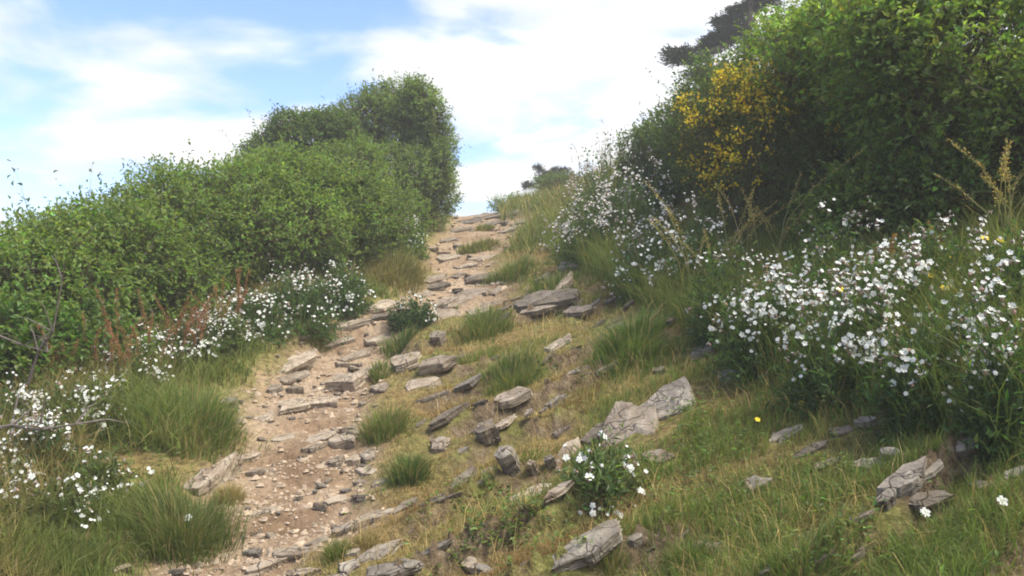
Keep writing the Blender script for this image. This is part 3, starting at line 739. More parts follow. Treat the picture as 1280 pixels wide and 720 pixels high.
def dry_grass(n):
    th = RNG.uniform(R(-20), R(36), n); r = np.exp(RNG.uniform(math.log(1.6), math.log(14), n))
    x, y = np.sin(th) * r, np.cos(th) * r
    k = (path_mask(x, y) < .2) & (x > np.interp(y, _L[:, 1], _L[:, 0])) & (bank(x, y) < .3) & ~in_foot(x, y) & (vnoise(x * 2.3, y * 2.3, 0, 67) > RNG.uniform(.2, .9, n))
    x, y, r = x[k], y[k], r[k]; n = len(x)
    a = RNG.uniform(0, 6.28, n)
    col = STRAW * np.exp(RNG.normal(0, .25, (n, 1))) * [1.05, 1, .9]
    A = Acc(); A.add(blades(np.stack([x, y, H(x, y) - .004], 1), np.stack([np.cos(a), np.sin(a), 0 * a], 1), RNG.uniform(.05, .17, n), np.maximum(.0016, .00062 * r), RNG.uniform(.3, 1.5, n), col, col))
    tag(link('dry_grass', A.mesh('dry_grass', M_GRASS)), 'thin dead straw standing among the turf', 'dry grass', kind='stuff')
dry_grass(34000)
def verge(n):
    th = RNG.uniform(R(-37), R(-3), n); r = np.exp(RNG.uniform(math.log(1.7), math.log(15), n))
    x, y = np.sin(th) * r, np.cos(th) * r
    l = np.interp(y, _L[:, 1], _L[:, 0]); dl = l - x
    pm = path_mask(x, y)
    k = (dl > -0.15) & (dl < 2.6) & (pm < RNG.uniform(0, .7, n) ** 2) & (~in_foot(x, y)) & (smooth(.2, .5, vnoise(x * 4, y * 4, 0, 81)) > RNG.uniform(0, .9, n))
    x, y, r, dl = [q[k] for q in (x, y, r, dl)]; n = len(x)
    pos = np.stack([x, y, H(x, y) - 0.004], 1)
    a = RNG.uniform(0, 6.28, n); d = np.stack([np.cos(a) + .2, np.sin(a) - 0.2, 0 * a], 1)
    tall = smooth(0.0, 0.55, dl) * (0.5 + 0.7 * vnoise(x * 1.7, y * 1.7, 0, 82))
    ht = RNG.uniform(0.05, 0.11, n) + RNG.uniform(0.0, 0.26, n) * tall
    u = RNG.uniform(0, 1, n)
    g = smooth(.35, .6, vnoise(x * 2, y * 2, 0, 83) + RNG.normal(0, .1, n))
    col = mix(mix(STRAW[None] * .8, OLIVE[None], u), mix(GREEN[None], DEEP[None], u ** 2), g) * np.exp(RNG.normal(0, .22, (n, 1)))
    A = Acc(); A.add(blades(pos, d, ht, np.maximum(.003, .0010 * r) * RNG.uniform(.7, 1.4, n), RNG.uniform(.15, 1.0, n), col, mix(col, STRAW[None], RNG.uniform(0, .5, n))))
    tag(link('verge_grass', A.mesh('verge_grass', M_GRASS)), 'tall mixed grass on the verge left of the path', 'grass', kind='stuff')
verge(170000)
def bank_grass(n):
    th = RNG.uniform(R(-3), R(36), n); r = np.exp(RNG.uniform(math.log(2.6), math.log(17.5), n))
    x, y = np.sin(th) * r, np.cos(th) * r
    b = bank(x, y); pr = np.interp(y, _Rr[:, 1], _Rr[:, 0])
    k = ((b > RNG.uniform(-.1, .3, n)) & (b < 6)) | ((y > 9) & (x > pr + .25))
    k &= RNG.uniform(0, 1, n) < .25 + vnoise(x * 1.6, y * 1.6, 0, 87)
    x, y, r = x[k], y[k], r[k]; n = len(x)
    pos = np.stack([x, y, H(x, y) - .01], 1)
    a = RNG.uniform(0, 6.28, n); d = np.stack([np.cos(a) - .3, np.sin(a) - .3, 0 * a], 1)
    tall = vnoise(x * 1.3, y * 1.3, 0, 88)
    ht = RNG.uniform(.14, .42, n) * (.45 + .8 * tall)
    u = RNG.uniform(0, 1, n)
    col = mix(mix(GREEN[None], DEEP[None], u), mix(OLIVE[None], STRAW[None], u), (RNG.uniform(0, 1, n) < .12 + .25 * smooth(8, 13, y)) * 1.0) * np.exp(RNG.normal(0, .22, (n, 1)))
    A = Acc(); A.add(blades(pos, d, ht, np.maximum(.003, .0009 * r) * RNG.uniform(.6, 1.4, n), RNG.uniform(.2, 1.1, n), col, mix(col, STRAW[None], RNG.uniform(0, .4, n))))
    tag(link('bank_grass', A.mesh('bank_grass', M_GRASS)), 'long grass of the flowery bank right of the path', 'grass', kind='stuff')
bank_grass(120000)
def ground_herbs(n):            # small leafy plants among the turf
    pts = []
    for (px, py, w, h, m) in [(560,640,90,50,90),(655,655,90,55,110),(620,690,90,40,70),(875,545,50,60,330),(640,660,30,30,120),(1010,620,60,50,130),
                              (930,640,90,40,160),(1060,680,120,40,200),(170,560,90,40,260),(130,620,100,70,240),(60,660,80,60,220),(330,470,40,20,60),(600,650,40,40,120),(830,610,60,30,120),(700,450,40,20,60),(560,420,40,18,60)]:
        for _ in range(int(m * .28)): pts.append((random.gauss(px, w / 1.5), random.gauss(py, h / 1.5)))
    P = np.array([hit(a, min(b, 760)) for a, b in pts])
    A = Acc(); k = 9
    p = np.repeat(P, k, 0); n = len(p)
    d = norm(np.stack([RNG.normal(0, 1, n), RNG.normal(0, 1, n), RNG.uniform(.1, .9, n)], 1))
    p = p + np.stack([RNG.normal(0, .012, n), RNG.normal(0, .012, n), RNG.uniform(0, .05, n)], 1)
    col = jitter_col((0.13, 0.185, 0.055), n, .3, .12)
    A.add(leaves(p, d, np.tile([0, 0, 1.0], (n, 1)) + RNG.normal(0, .2, (n, 3)), RNG.uniform(.012, .03, n), RNG.uniform(.006, .012, n), col))
    tag(link('ground_cover', A.mesh('ground_cover', M_LEAF)), 'low leafy herbs growing among the turf and stones', 'ground cover', kind='stuff')
ground_herbs(0)

# countable tussocks
def tussock(px, py, wpx, hpx, label, col=GREEN, col2=DEEP, n=900, dry=0.15, fine=1.0, spread=0.9):
    p = hit(px, py + hpx * 0.35)
    Y = p[1]; rad_ = wpx * Y / F * 0.5; ht = hpx * Y / F * .76
    n = int(n * 1.8)
    a = RNG.uniform(0, 6.283, n); q = np.sqrt(RNG.uniform(0, 1, n)) * rad_ * (.72 + .35 * fbm(np.cos(a) * 1.6 + px, np.sin(a) * 1.6 + py, 0, 19, 3)) * np.exp(RNG.normal(0, .28, n))
    x, y = np.cos(a) * q, np.sin(a) * q
    pos = np.stack([x, y, H(p[0] + x, p[1] + y) - p[2] - 0.005], 1)
    o = np.stack([np.cos(a), np.sin(a), 0 * a], 1) + RNG.normal(0, .35, (n, 3)) * [1, 1, 0]
    hh = ht * (.25 + .85 * RNG.uniform(0, 1, n) ** 1.5) * (.6 + .8 * vnoise(x * 9 + px, y * 9, 0, 23)) * (1 - .35 * (q / rad_) ** 2)
    u = RNG.uniform(0, 1, n)
    c = mix(col[None], col2[None], u) * np.exp(RNG.normal(0, .2, (n, 1)))
    dm = RNG.uniform(0, 1, n) < dry
    c[dm] = STRAW * RNG.uniform(.6, 1.1, (dm.sum(), 1))
    A = Acc(); A.add(blades(pos, o, hh, max(.0022, .0008 * Y) * fine * RNG.uniform(.6, 1.4, n), (.15 + RNG.uniform(0, 1.1, n)) * spread * (.45 + q / rad_), c, mix(c, (STRAW * .8)[None], RNG.uniform(0, .35, n))))
    return tag(link('grass_tussock', A.mesh('grass_tussock', M_GRASS), None, p), label, 'grass tussock')
TS = [
 (232,650,150,80,'big dark green tussock at the left of the path below the wedge rock',dict(col=np.array([.12,.17,.035]),col2=np.array([.06,.10,.022]),n=2600,dry=.15)),
 (238,512,150,80,'long bright grass sprawling at the left path edge',dict(col=np.array([.15,.23,.05]),n=1700,spread=1.1)),
 (790,420,116,64,'large lush green tussock in the upper turf below the flowers',dict(n=2600,col=np.array([.08,.17,.02]))),
 (482,522,66,50,'green and straw tussock on the right path edge above the tumbled ledge',dict(n=900,dry=.25)),
 (513,582,56,46,'feathery green tussock below the straw tinged one beside the path',dict(n=900,col=np.array([.07,.13,.03]))),
 (608,405,84,34,'wide low tussock between the rock sill and the dark craggy ledge',dict(n=1300)),
 (640,472,86,46,'green tussock in the middle of the slope above the striped stone',dict(n=1500)),
 (420,686,40,28,'small green tussock beside the slabs at the bottom',dict(n=420)),
 (462,672,40,26,'yellowish dry tuft on the slabs near the bottom',dict(n=420,col=OLIVE,col2=STRAW,dry=.4)),
 (476,466,30,24,'small tuft on the rocky rib beside the path',dict(n=380)),
 (640,335,70,36,'tussock right of the upper path below the crest',dict(n=900)),
 (605,303,44,18,'low tuft in the middle of the upper path',dict(n=500,col=OLIVE,col2=GREEN)),
 (606,283,26,14,'tiny tuft on the crest of the path',dict(n=320,col=OLIVE,col2=GREEN)),
 (585,310,30,16,'low tuft on the left of the upper path',dict(n=320,col=OLIVE,col2=GREEN)),
 (500,425,46,36,'tuft at the right path edge below the flowering cushion',dict(n=600,col=np.array([.09,.15,.04]))),
 (690,355,80,30,'grass tuft on the slope above the dark craggy ledge',dict(n=900)),
 (495,330,80,50,'pale dry grass clump at the left of the upper path',dict(n=1200,col=OLIVE,col2=np.array([.12,.16,.05]),dry=.3)),
 (860,690,70,46,'bright grass tuft left of the square faced block at the bottom',dict(n=900,col=np.array([.11,.19,.03]))),
 (1000,690,130,60,'broad bright grass tuft at the bottom right',dict(n=1800,col=np.array([.11,.19,.03]))),
 (1215,640,70,40,'grass tuft right of the root hollow',dict(n=900,col=np.array([.10,.16,.03]))),
 (765,690,50,40,'pale grass tuft beside the long slab edge',dict(n=500,col=OLIVE)),
 (395,410,50,30,'grass clump over the left end of the dirt step',dict(n=600,col=OLIVE,dry=.25)),
 (285,615,44,36,'dry tuft beside the wedge shaped rock',dict(n=500,col=OLIVE,col2=STRAW,dry=.4)),
 (90,690,120,60,'pale green tuft in the bottom left corner',dict(n=1300,col=np.array([.12,.18,.05]))),
]
for t in TS: tussock(*t[:5], **t[5])

# ------------------------------------------------------------------ white campion
def flower_mesh(cup, name):
    n = 20; V = [[0, 0, 0.0]]
    for k in range(n):
        a = 2 * math.pi * k / n
        r = 0.5 * (1.0, 0.90, 1.0, 0.62)[k % 4] * (1 + random.uniform(-.06, .06))
        V.append([r * math.cos(a), r * math.sin(a), cup * r + random.uniform(-.03, .03)])
    T = [(0, 1 + k, 1 + (k + 1) % n) for k in range(n)]
    mi = [0] * n
    b = len(V); m = 6
    for z, r in ((-0.03, .13), (-.22, .24), (-.48, .25), (-.68, .10)):
        for k in range(m):
            a = 2 * math.pi * k / m; V.append([r * math.cos(a), r * math.sin(a), z])
    for i in range(3):
        for k in range(m):
            p, q = b + i * m + k, b + i * m + (k + 1) % m
            T += [(p, q + m, q), (p, p + m, q + m)]; mi += [1, 1]
    V = np.array(V); c = np.ones((len(V), 3)) * 0.80
    c[0] = (.62, .66, .5)
    c[b:] = (.30, .20, .15)
    return V, np.array(T), c, np.array(mi)
FLT = [flower_mesh(c, 'flower') for c in (0.05, 0.25, 0.55, -0.15)]
FLM = [mesh_np('flower', *f[:3], False, [M_PETAL, M_CALYX], f[3]) for f in FLT]
def rot_to(nrm, spin):
    z = Vector(nrm).normalized(); x = Vector((1, 0, 0)) if abs(z.x) < .8 else Vector((0, 1, 0))
    y = z.cross(x).normalized(); x = y.cross(z)
    return Matrix((x, y, z)).transposed().to_4x4() @ Matrix.Rotation(spin, 4, 'Z')
def campion(px, py, wpx, hpx, nfl, label, Y=None, parts=True, fsize=0.0195, leafcol=(0.075, 0.125, 0.045), bushy=1.0, low=0.35, tint=(1, 1, 1)):
    """a clump: foliage of thin stems and narrow leaves, flowers over its crown"""
    p = hit(px, py) if Y is None else at(px, Y)
    Y = p[1]; rx = wpx * Y / F * .5; ht = hpx * Y / F
    e = empty('flower_clump', p, label, 'flowers', 'clumps of white flowers')
    lf = 'L'
    def surf(n, lo, hi):
        th = RNG.uniform(0, 6.283, n); cz = RNG.uniform(lo, 1, n); s = np.sqrt(1 - cz ** 2)
        rr = RNG.uniform(hi, 1.0, n) ** .5 * (1 + .30 * fbm(np.cos(th) * s * 2.2 + px, np.sin(th) * s * 2.2 + py, cz * 2.2, 91, 3))
        q = np.stack([np.cos(th) * s * rx * rr, np.sin(th) * s * rx * .9 * rr, cz * ht * rr], 1)
        return q, norm(np.stack([np.cos(th) * s / rx, np.sin(th) * s / rx, cz / ht], 1))
    A = Acc()
    ns = int(220 * bushy)
    q, _ = surf(ns, 0.0, .5)
    g0 = q * [.30, .30, 0]
    g0[:, 2] = H(p[0] + g0[:, 0], p[1] + g0[:, 1]) - p[2]
    q[:, 2] += np.clip(H(p[0] + q[:, 0], p[1] + q[:, 1]) - p[2], -.3, .3) * .6
    for f in (0.0,):
        m = (g0 + q) * .5 + (q - g0) * .05
        w = max(.0022, .0007 * Y); n = ns
        sd_ = norm(np.cross(q - g0, RNG.normal(size=(n, 3)))) * w
        V = np.stack([g0 - sd_, g0 + sd_, m - sd_, m + sd_, q], 1).reshape(-1, 3)
        b = np.arange(n)[:, None] * 5
        T = np.concatenate([b + [0, 1, 3], b + [0, 3, 2], b + [2, 3, 4]], 0)
        A.add((V, T, np.repeat(jitter_col((.11, .15, .06), n), 5, 0)))
    nl = int(2300 * bushy)
    si = RNG.integers(0, ns, nl); f = RNG.uniform(.12, 1, nl)[:, None] ** .8
    lp = g0[si] * (1 - f) + q[si] * f + RNG.normal(0, .018, (nl, 3))
    ld = norm(norm(q[si] - g0[si]) * .5 + RNG.normal(0, .7, (nl, 3)) + [0, 0, .3])
    A.add(leaves(lp, ld, RNG.normal(0, .5, (nl, 3)) + [0, 0, 1], RNG.uniform(.025, .055, nl), RNG.uniform(.007, .014, nl) * max(1, Y / 4.5), jitter_col(leafcol, nl, .3, .1)))
    fo = link('foliage', A.mesh('foliage', M_LEAF), e); fo['kind'] = 'stuff'
    # flowers, in loose bunches
    nfl = int(nfl * (2.3 if parts else 2.4)); nb = max(4, nfl // 4); nfull = nfl; nfl = nb
    q, nn = surf(nfl * 4, low, .62)
    kk = np.argsort(-(fbm(q[:, 0] * 7 + px, q[:, 1] * 7, q[:, 2] * 7, 95, 2) + RNG.normal(0, .4, nfl * 4)))[:nfl]
    q, nn = q[kk], nn[kk]
    q[:, 2] += np.clip(H(p[0] + q[:, 0], p[1] + q[:, 1]) - p[2], -.3, .3) * .6
    q = q + RNG.normal(0, .12, (nfl, 3)) * [rx, rx, ht * .8]
    ii = RNG.integers(0, nb, nfull); q = q[ii] + RNG.normal(0, fsize * 1.25, (nfull, 3)); nn = nn[ii]; nfl = nfull
    dr = norm(nn * .7 + RNG.normal(0, .45, (nfl, 3)) + [0, -.55, .25])
    sz = fsize * np.exp(RNG.normal(0, .24, nfl))
    bud = RNG.uniform(0, 1, nfl) < .30
    if parts:
        for i in range(nfl):
            o = bpy.data.objects.new('flower', FLM[RNG.integers(0, 4)]); COL.objects.link(o); o.parent = e
            o.matrix_local = Matrix.Translation(q[i]) @ rot_to(dr[i], RNG.uniform(0, 6)) @ Matrix.Diagonal((*(3 * [sz[i]] if not bud[i] else [sz[i] * .55, sz[i] * .55, sz[i] * 1.1]), 1))
    else:
        Vs, Ts, Cs, Ms, off = [], [], [], [], 0
        for i in range(nfl):
            V, T, C, MI = FLT[RNG.integers(0, 4)]
            Mx = np.array(rot_to(dr[i], RNG.uniform(0, 6)))[:3, :3]
            Vs.append((V * sz[i]) @ Mx.T + q[i]); Ts.append(T + off); Cs.append(C * tint); Ms.append(MI); off += len(V)
        b = link('blossoms', mesh_np('blossoms', np.concatenate(Vs), np.concatenate(Ts), np.concatenate(Cs), False, [M_PETAL, M_CALYX], np.concatenate(Ms)), e)
        b['kind'] = 'stuff'
    return e
CF = [  # px, foot row, width, height, flowers, label, options
 (955,462,150,120,110,'tall white flower clump at the left front of the bank, beside the grey stone',dict(low=.45)),
 (1050,505,160,150,120,'dense white flower clump at the front of the bank, right of the grey stone',dict(low=.45)),
 (1160,530,150,150,70,'dark leafy clump with scattered white flowers at the front of the bank',{}),
 (1255,570,130,170,75,'pinkish white flower clump at the lower right edge hanging over the slabs',{}),
 (1000,440,170,130,120,'white flower clump in the second row behind the front of the bank',{}),
 (1110,455,170,150,120,'fullest white flower mass in the middle of the bank',{}),
 (1230,480,170,150,90,'white flower clump with yellow blooms in it near the right edge',{}),
 (1160,400,190,130,70,'sparser white flowers at the back of the bank under the dark shrub',{}),
 (1040,390,170,120,60,'white flowers at the back of the bank below the yellow bush',{}),
 (1275,430,120,150,26,'few white flowers at the right edge before the dark shrub',{}),
 (905,425,110,120,45,'grassy clump with white flowers nodding at the left end of the bank',{}),
 (812,368,110,100,150,'rounded white flower clump left of the main bank, half way up',dict(parts=False)),
 (872,372,120,110,90,'white flowers behind the rounded clump, below the dry stalks',dict(parts=False)),
 (735,330,110,110,260,'pink tinged white flower clump highest beside the upper turf',dict(parts=False,tint=(.93,.86,.85))),
 (790,318,130,110,160,'thin white flower clump between the two upper clumps',dict(parts=False,tint=(.95,.9,.88))),
 (765,268,130,110,240,'pinkish flower drift near the top of the bank against the sky',dict(parts=False,tint=(.93,.84,.82))),
 (815,270,80,80,70,'flower drift at the top of the bank left of the dry stalks',dict(parts=False,tint=(.93,.86,.85))),
 (40,600,130,80,125,'white flower clump by the bare grey branch at the lower left',dict(leafcol=(.09,.13,.05))),
 (100,545,130,80,110,'white flower clump behind the branch among yellowish grass on the left',dict(leafcol=(.10,.13,.05))),
 (150,500,130,70,95,'low spread of white flowers above the long bright grass on the left',dict(leafcol=(.10,.13,.05))),
 (60,660,150,60,40,'sparse white flowers in dry grass near the bottom left corner',dict(leafcol=(.11,.13,.05),bushy=.7)),
 (20,560,90,80,80,'white flower clump at the left picture edge',dict(leafcol=(.09,.13,.05))),
 (240,450,110,56,80,'white flowers in front of the reddish sorrel on the left',dict(parts=False,leafcol=(.10,.13,.05))),
 (315,420,110,60,120,'white flower clump half way along the left verge',dict(parts=False)),
 (375,402,120,72,105,'dense white flower clump at the foot of the hedge above the dirt step',dict(parts=False)),
 (430,385,90,60,70,'white flower clump at the upper end of the left verge',dict(parts=False)),
 (515,405,70,36,36,'flowering cushion on the dirt step in the middle of the path',dict(bushy=.8,leafcol=(.06,.10,.04))),
 (505,318,76,54,90,'pale flower clump at the foot of the tall tree beside the upper path',dict(parts=False)),
 (190,470,110,60,90,'white flowers scattered below the middle sorrel group',dict(parts=False,leafcol=(.11,.15,.05))),
 (280,436,90,50,90,'white flowers between the sorrel and the hedge foot clump',dict(parts=False,leafcol=(.11,.15,.05))),
 (110,620,110,50,34,'thin scatter of white flowers in the left verge above the big dark tussock',dict(leafcol=(.12,.15,.05),bushy=.6)),
 (10,640,90,60,30,'few white flowers low at the left picture edge',dict(leafcol=(.11,.14,.05),bushy=.7)),
 (755,612,112,74,24,'single white flowered plant before the big tan boulder in the middle of the turf',dict(bushy=.42,low=.0,fsize=.021,leafcol=(.13,.18,.07))),
]
for c in CF: campion(*c[:6], **({'fsize': .017} | c[6] if c[0] < 300 else c[6]))

# lone white flowers in the grass
def lone_flower(px, py, label, yellow=False):
    p = hit(px, py + 14)
    e = empty('wildflower', p, label, 'flower')
    h = 18 * p[1] / F
    A = Acc(); A.add(tube([(0, 0, 0), (.004, -.003, h * .6), (0, -.008, h)], .0018, (.09, .13, .04), 4))
    A.add(leaves(np.array([[0, 0, h * .3], [0, 0, h * .5]]), np.array([[1, 0, .5], [-1, 0, .5.real]]), np.array([[0, 0, 1.], [0, 0, 1.]]), .025, .008, jitter_col((.08, .13, .04), 2)))
    link('stem', A.mesh('stem', M_LEAF), e)
    o = link('flower', YFM if yellow else FLM[0], e)
    o.matrix_local = Matrix.Translation((0, -.008, h + .006)) @ rot_to((0.1, -.7, .6), 0) @ Matrix.Scale(.032 if not yellow else .024, 4)
_yf = FLT[1]; YFM = mesh_np('flower', *_yf[:3], False, [M_YELLOW, M_CALYX], _yf[3])
lone_flower(1155, 646, 'lone white flower before the broad dark grey stone')
lone_flower(1251, 632, 'lone white flower in grass at the lower right edge')
lone_flower(946, 530, 'yellow flower in the turf right of the big grey boulder', True)
lone_flower(1001, 510, 'small yellow flower at the foot of the white flowers', True)
lone_flower(1142, 493, 'yellow flower low in the dark front of the bank', True)
lone_flower(236, 652, 'pale flower sticking out of the dark tussock')
for (px, Y, row, lb) in [(1043,3.5,362,'left of the dense white flower mass'),(1155,3.6,372,'in the middle of the white flower mass'),(1222,3.6,299,'highest at the right among white flowers'),
                      (1243,3.6,312,'second from the right edge among white flowers'),(1274,3.4,338,'touching the right picture edge'),(1172,3.4,362,'just right of the middle of the mass'),(1180,3.7,338,'above the middle of the mass')]:
    g = at(px, Y); z = row_z(row, Y)
    e = empty('yellow_flower', g, 'yellow flower on a tall stem, ' + lb, 'flower', 'yellow flowers in the white bank')
    h = max(.2, z - g[2])
    A = Acc(); A.add(tube([(0, 0, 0), (.01, -.02, h * .6), (0, -.05, h)], .002, (.09, .13, .04), 4))
    link('stem', A.mesh('stem', M_LEAF), e)
    o = link('flower', YFM, e); o.matrix_local = Matrix.Translation((0, -.05, h)) @ rot_to((0, -.6, .7), 0) @ Matrix.Scale(.042, 4)

# ------------------------------------------------------------------ shrubs and trees
def crown(lobes, shoots, col, seed, leaf=(.025, .048), lw=.58, per=9, shoot_len=(.06, .2), upm=.35, colvar=.30, tipcol=None, rough=.28, base=None, spiky=0.000, back=.35):
    """leafy shoots spread through and over a union of lobes (centre, radii), all relative to base"""
    A = Acc()
    vol = np.array([np.prod(l[1]) ** (2 / 3) for l in lobes]); cnts = (shoots * vol / vol.sum()).astype(int)
    allP, allN, allD = [], [], []
    for li, ((c, r), n) in enumerate(zip(lobes, cnts)):
        c, r = np.array(c, float), np.array(r, float)
        d = rand_dir(n)
        deep = RNG.uniform(0, 1, n)
        rr = np.where(deep < .72, 1 - np.abs(RNG.normal(0, .07, n)), RNG.uniform(.45, .92, n))
        nzz = fbm(d[:, 0] * 2.3 + seed * 3.1 + li * 7, d[:, 1] * 2.3, d[:, 2] * 2.3, seed, 4)
        rr = rr * (1 + rough * np.clip(nzz, -.7, .5))
        p = c + d * r * rr[:, None]
        nn = norm(d / r)
        k = np.ones(n, bool)
        for lj, (c2, r2) in enumerate(lobes):
            if lj != li: k &= np.sum(((p - c2) / r2) ** 2, 1) > .50
        gx_, gy_ = p[:, 0] + base[0], p[:, 1] + base[1]
        k &= p[:, 2] + base[2] > H(gx_, gy_) + .02
        k &= (nn[:, 1] < .45) | (RNG.uniform(0, 1, n) < back)
        # sparse hollows so that the crown breaks into clumps
        k &= vnoise(p[:, 0] * 2.6 + seed, p[:, 1] * 2.6, p[:, 2] * 2.6, seed + 5) > RNG.uniform(.0, .62, n)
        allP.append(p[k]); allN.append(nn[k]); allD.append(deep[k])
    P, Nn = np.concatenate(allP), np.concatenate(allN); n = len(P)
    sdir = norm(Nn * .75 + RNG.normal(0, .45, (n, 3)) + [0, 0, upm])
    sl = RNG.uniform(*shoot_len, n) * (1 + 1.6 * (RNG.uniform(0, 1, n) < spiky) * smooth(.1, .7, Nn[:, 2]))
    # shoots as thin twigs
    tw = norm(np.cross(sdir, RNG.normal(size=(n, 3)))) * .0045
    V = np.stack([P - sdir * .2 - tw, P - sdir * .2 + tw, P + sdir * sl[:, None]], 1).reshape(-1, 3)
    A.add((V, np.arange(n * 3).reshape(-1, 3), np.tile([.10, .09, .05], (n * 3, 1))))
    m = n * per
    si = np.repeat(np.arange(n), per)
    f = np.tile(np.linspace(.05, 1, per), n) + RNG.uniform(-.08, .08, m)
    lp = P[si] + sdir[si] * (sl[si] * f)[:, None] + RNG.normal(0, .012, (m, 3))
    ld = norm(sdir[si] * (.35 + .5 * f[:, None]) + RNG.normal(0, .62, (m, 3)) + [0, 0, -.05])
    ln_ = norm(Nn[si] * .5 + [0, 0, .8] + RNG.normal(0, .42, (m, 3)))
    shade = np.exp(RNG.normal(0, colvar, n))[si][:, None]
    big = .75 + .5 * vnoise(P[:, 0] * 1.7 + seed, P[:, 1] * 1.7, P[:, 2] * 1.7, seed + 9)[si][:, None]
    c = np.asarray(col) * shade * big * np.exp(RNG.normal(0, .13, (m, 3)))
    if tipcol is not None:
        t = (np.clip(f, 0, 1) ** 3)[:, None] * RNG.uniform(0, 1, (m, 1)); c = c * (1 - t) + np.asarray(tipcol) * t
    L_ = RNG.uniform(*leaf, m)
    A.add(leaves(lp, ld, ln_, L_, L_ * lw * RNG.uniform(.8, 1.2, m), np.clip(c, .004, .6)))
    return A, P, Nn
def branches(lobes, seed, r0=.035, base=None):
    A = Acc(); rg = np.random.default_rng(seed)
    for c, r in lobes:
        c = np.array(c, float); r = np.array(r, float)
        s = np.array([c[0] * .5, c[1] * .5, 0]); s[2] = float(H(base[0] + s[0], base[1] + s[1])) - base[2] - .05
        m = (s + c) / 2 + rg.normal(0, .06, 3)
        A.add(tube([s, m, c], [r0, r0 * .8, r0 * .55], (.1, .08, .06), 6))
        for k in range(6):
            d = norm(rg.normal(size=3) + [0, -.2, .5]); t = c + d * r * .85
            A.add(tube([c + rg.normal(0, .02, 3), (c + t) / 2 + rg.normal(0, .04, 3), t], [r0 * .5, r0 * .3, r0 * .1], (.1, .08, .06), 5))
    return A
def shrub(name, px, Y, top, wpx, label, seed, shoots, col, cat='shrub', nl=6, depth=1.0, group=None, drop=0.0, px_lobes=None, trunk='branches', mat=None, **kw):
    b = at(px, Y)
    ht = max(.22, row_z(top, Y) - b[2]); w = wpx * Y / F * .5
    rg = np.random.default_rng(seed)
    lobes = [((0, 0, ht * .42), (w * .72, w * .72 * depth, ht * .50))]
    for k in range(nl):
        a = 2 * math.pi * (k + rg.uniform(-.3, .3)) / nl
        q = rg.uniform(.42, .68)
        s = rg.uniform(.38, .52)
        z = ht * rg.uniform(.28, .68)
        lobes.append(((math.cos(a) * w * q, math.sin(a) * w * q * depth, z), (w * s, w * s * depth, min(ht * .38, max(w * s, ht * .25)))))
    lobes.append(((rg.uniform(-.2, .2) * w, 0, ht * .78), (w * .45, w * .45 * depth, ht * .24)))
    if px_lobes:
        lobes = []
        for cx_, cy_, w_, h_ in px_lobes:
            y_ = rg.uniform(-.25, .25)
            lobes.append((((cx_ - px) / F * Y, y_, row_z(cy_, Y) - b[2]), (w_ * Y / F / 2, w_ * Y / F / 2, h_ * Y / F / 2)))
    e = empty(name, b, label, cat, group)
    A, P, Nn = crown(lobes, int(shoots * 1.4), col, seed, base=b, **kw)
    f = link('crown' if cat == 'tree' else 'foliage', A.mesh('foliage', mat or M_LEAF), e); f['kind'] = 'stuff'
    link(trunk, branches(lobes, seed, .03 if cat != 'tree' else .06, b).mesh('branches', M_BARK), e)
    return e, b, P, Nn
HG = (.125, .19, .046); HG2 = (.14, .208, .05); DK = (.055, .10, .026); RG = (.16, .225, .052)
TIP = (.21, .27, .075)
GL, GRt = 'shrubs of the left hedge', 'shrubs of the right thicket'
shrub('shrub', 20, 5.4, 318, 250, 'nearest hedge shrub at the left picture edge', 1, 3600, HG2, tipcol=TIP, group=GL, spiky=0.020)
shrub('shrub', 150, 6.4, 268, 250, 'hedge shrub behind the reddest sorrel spikes', 2, 4200, HG2, tipcol=TIP, group=GL, spiky=0.030)
shrub('shrub', 262, 7.4, 212, 230, 'tallest feathery hedge shrub on the left skyline', 3, 4200, HG, tipcol=TIP, group=GL, spiky=0.035)
shrub('shrub', 355, 8.2, 200, 210, 'hedge shrub before the dark rounded tree', 4, 3900, HG2, tipcol=TIP, group=GL, spiky=0.020)
shrub('shrub', 432, 8.6, 214, 160, 'hedge shrub at the upper end of the hedge before the tall tree', 5, 3400, HG2, tipcol=TIP, group=GL, spiky=0.020)
shrub('shrub', 486, 10.2, 226, 100, 'small shrub filling the foot of the tall tree', 6, 1500, HG, tipcol=TIP, group=GL)
shrub('shrub', 45, 4.7, 385, 220, 'low leafy shrub threaded with bare grey twigs on the left', 7, 2200, (.07, .14, .025), tipcol=TIP, group=GL)
shrub('shrub', -60, 5.2, 320, 220, 'hedge shrub cut by the left picture edge, nearest the corner', 8, 1200, HG, tipcol=TIP, group=GL)
shrub('shrub', 335, 9.6, 186, 120, 'shrub linking the hedge to the dark rounded tree', 9, 2600, HG, tipcol=TIP, group=GL)
shrub('shrub', 445, 10.4, 180, 120, 'shrub between the two trees at the upper end of the hedge', 10, 2600, HG, tipcol=TIP, group=GL)
shrub('tree', 385, 11.2, 150, 150, 'dark rounded tree rising behind the hedge', 11, 6500, (.105, .16, .05), cat='tree', rough=.34, px_lobes=[(380,182,90,66),(345,196,60,50),(416,190,70,76),(385,220,140,80),(366,166,46,36),(402,164,50,40),(430,168,40,40),(325,208,40,40)], trunk='trunk', spiky=0.020, shoot_len=(.05, .18))
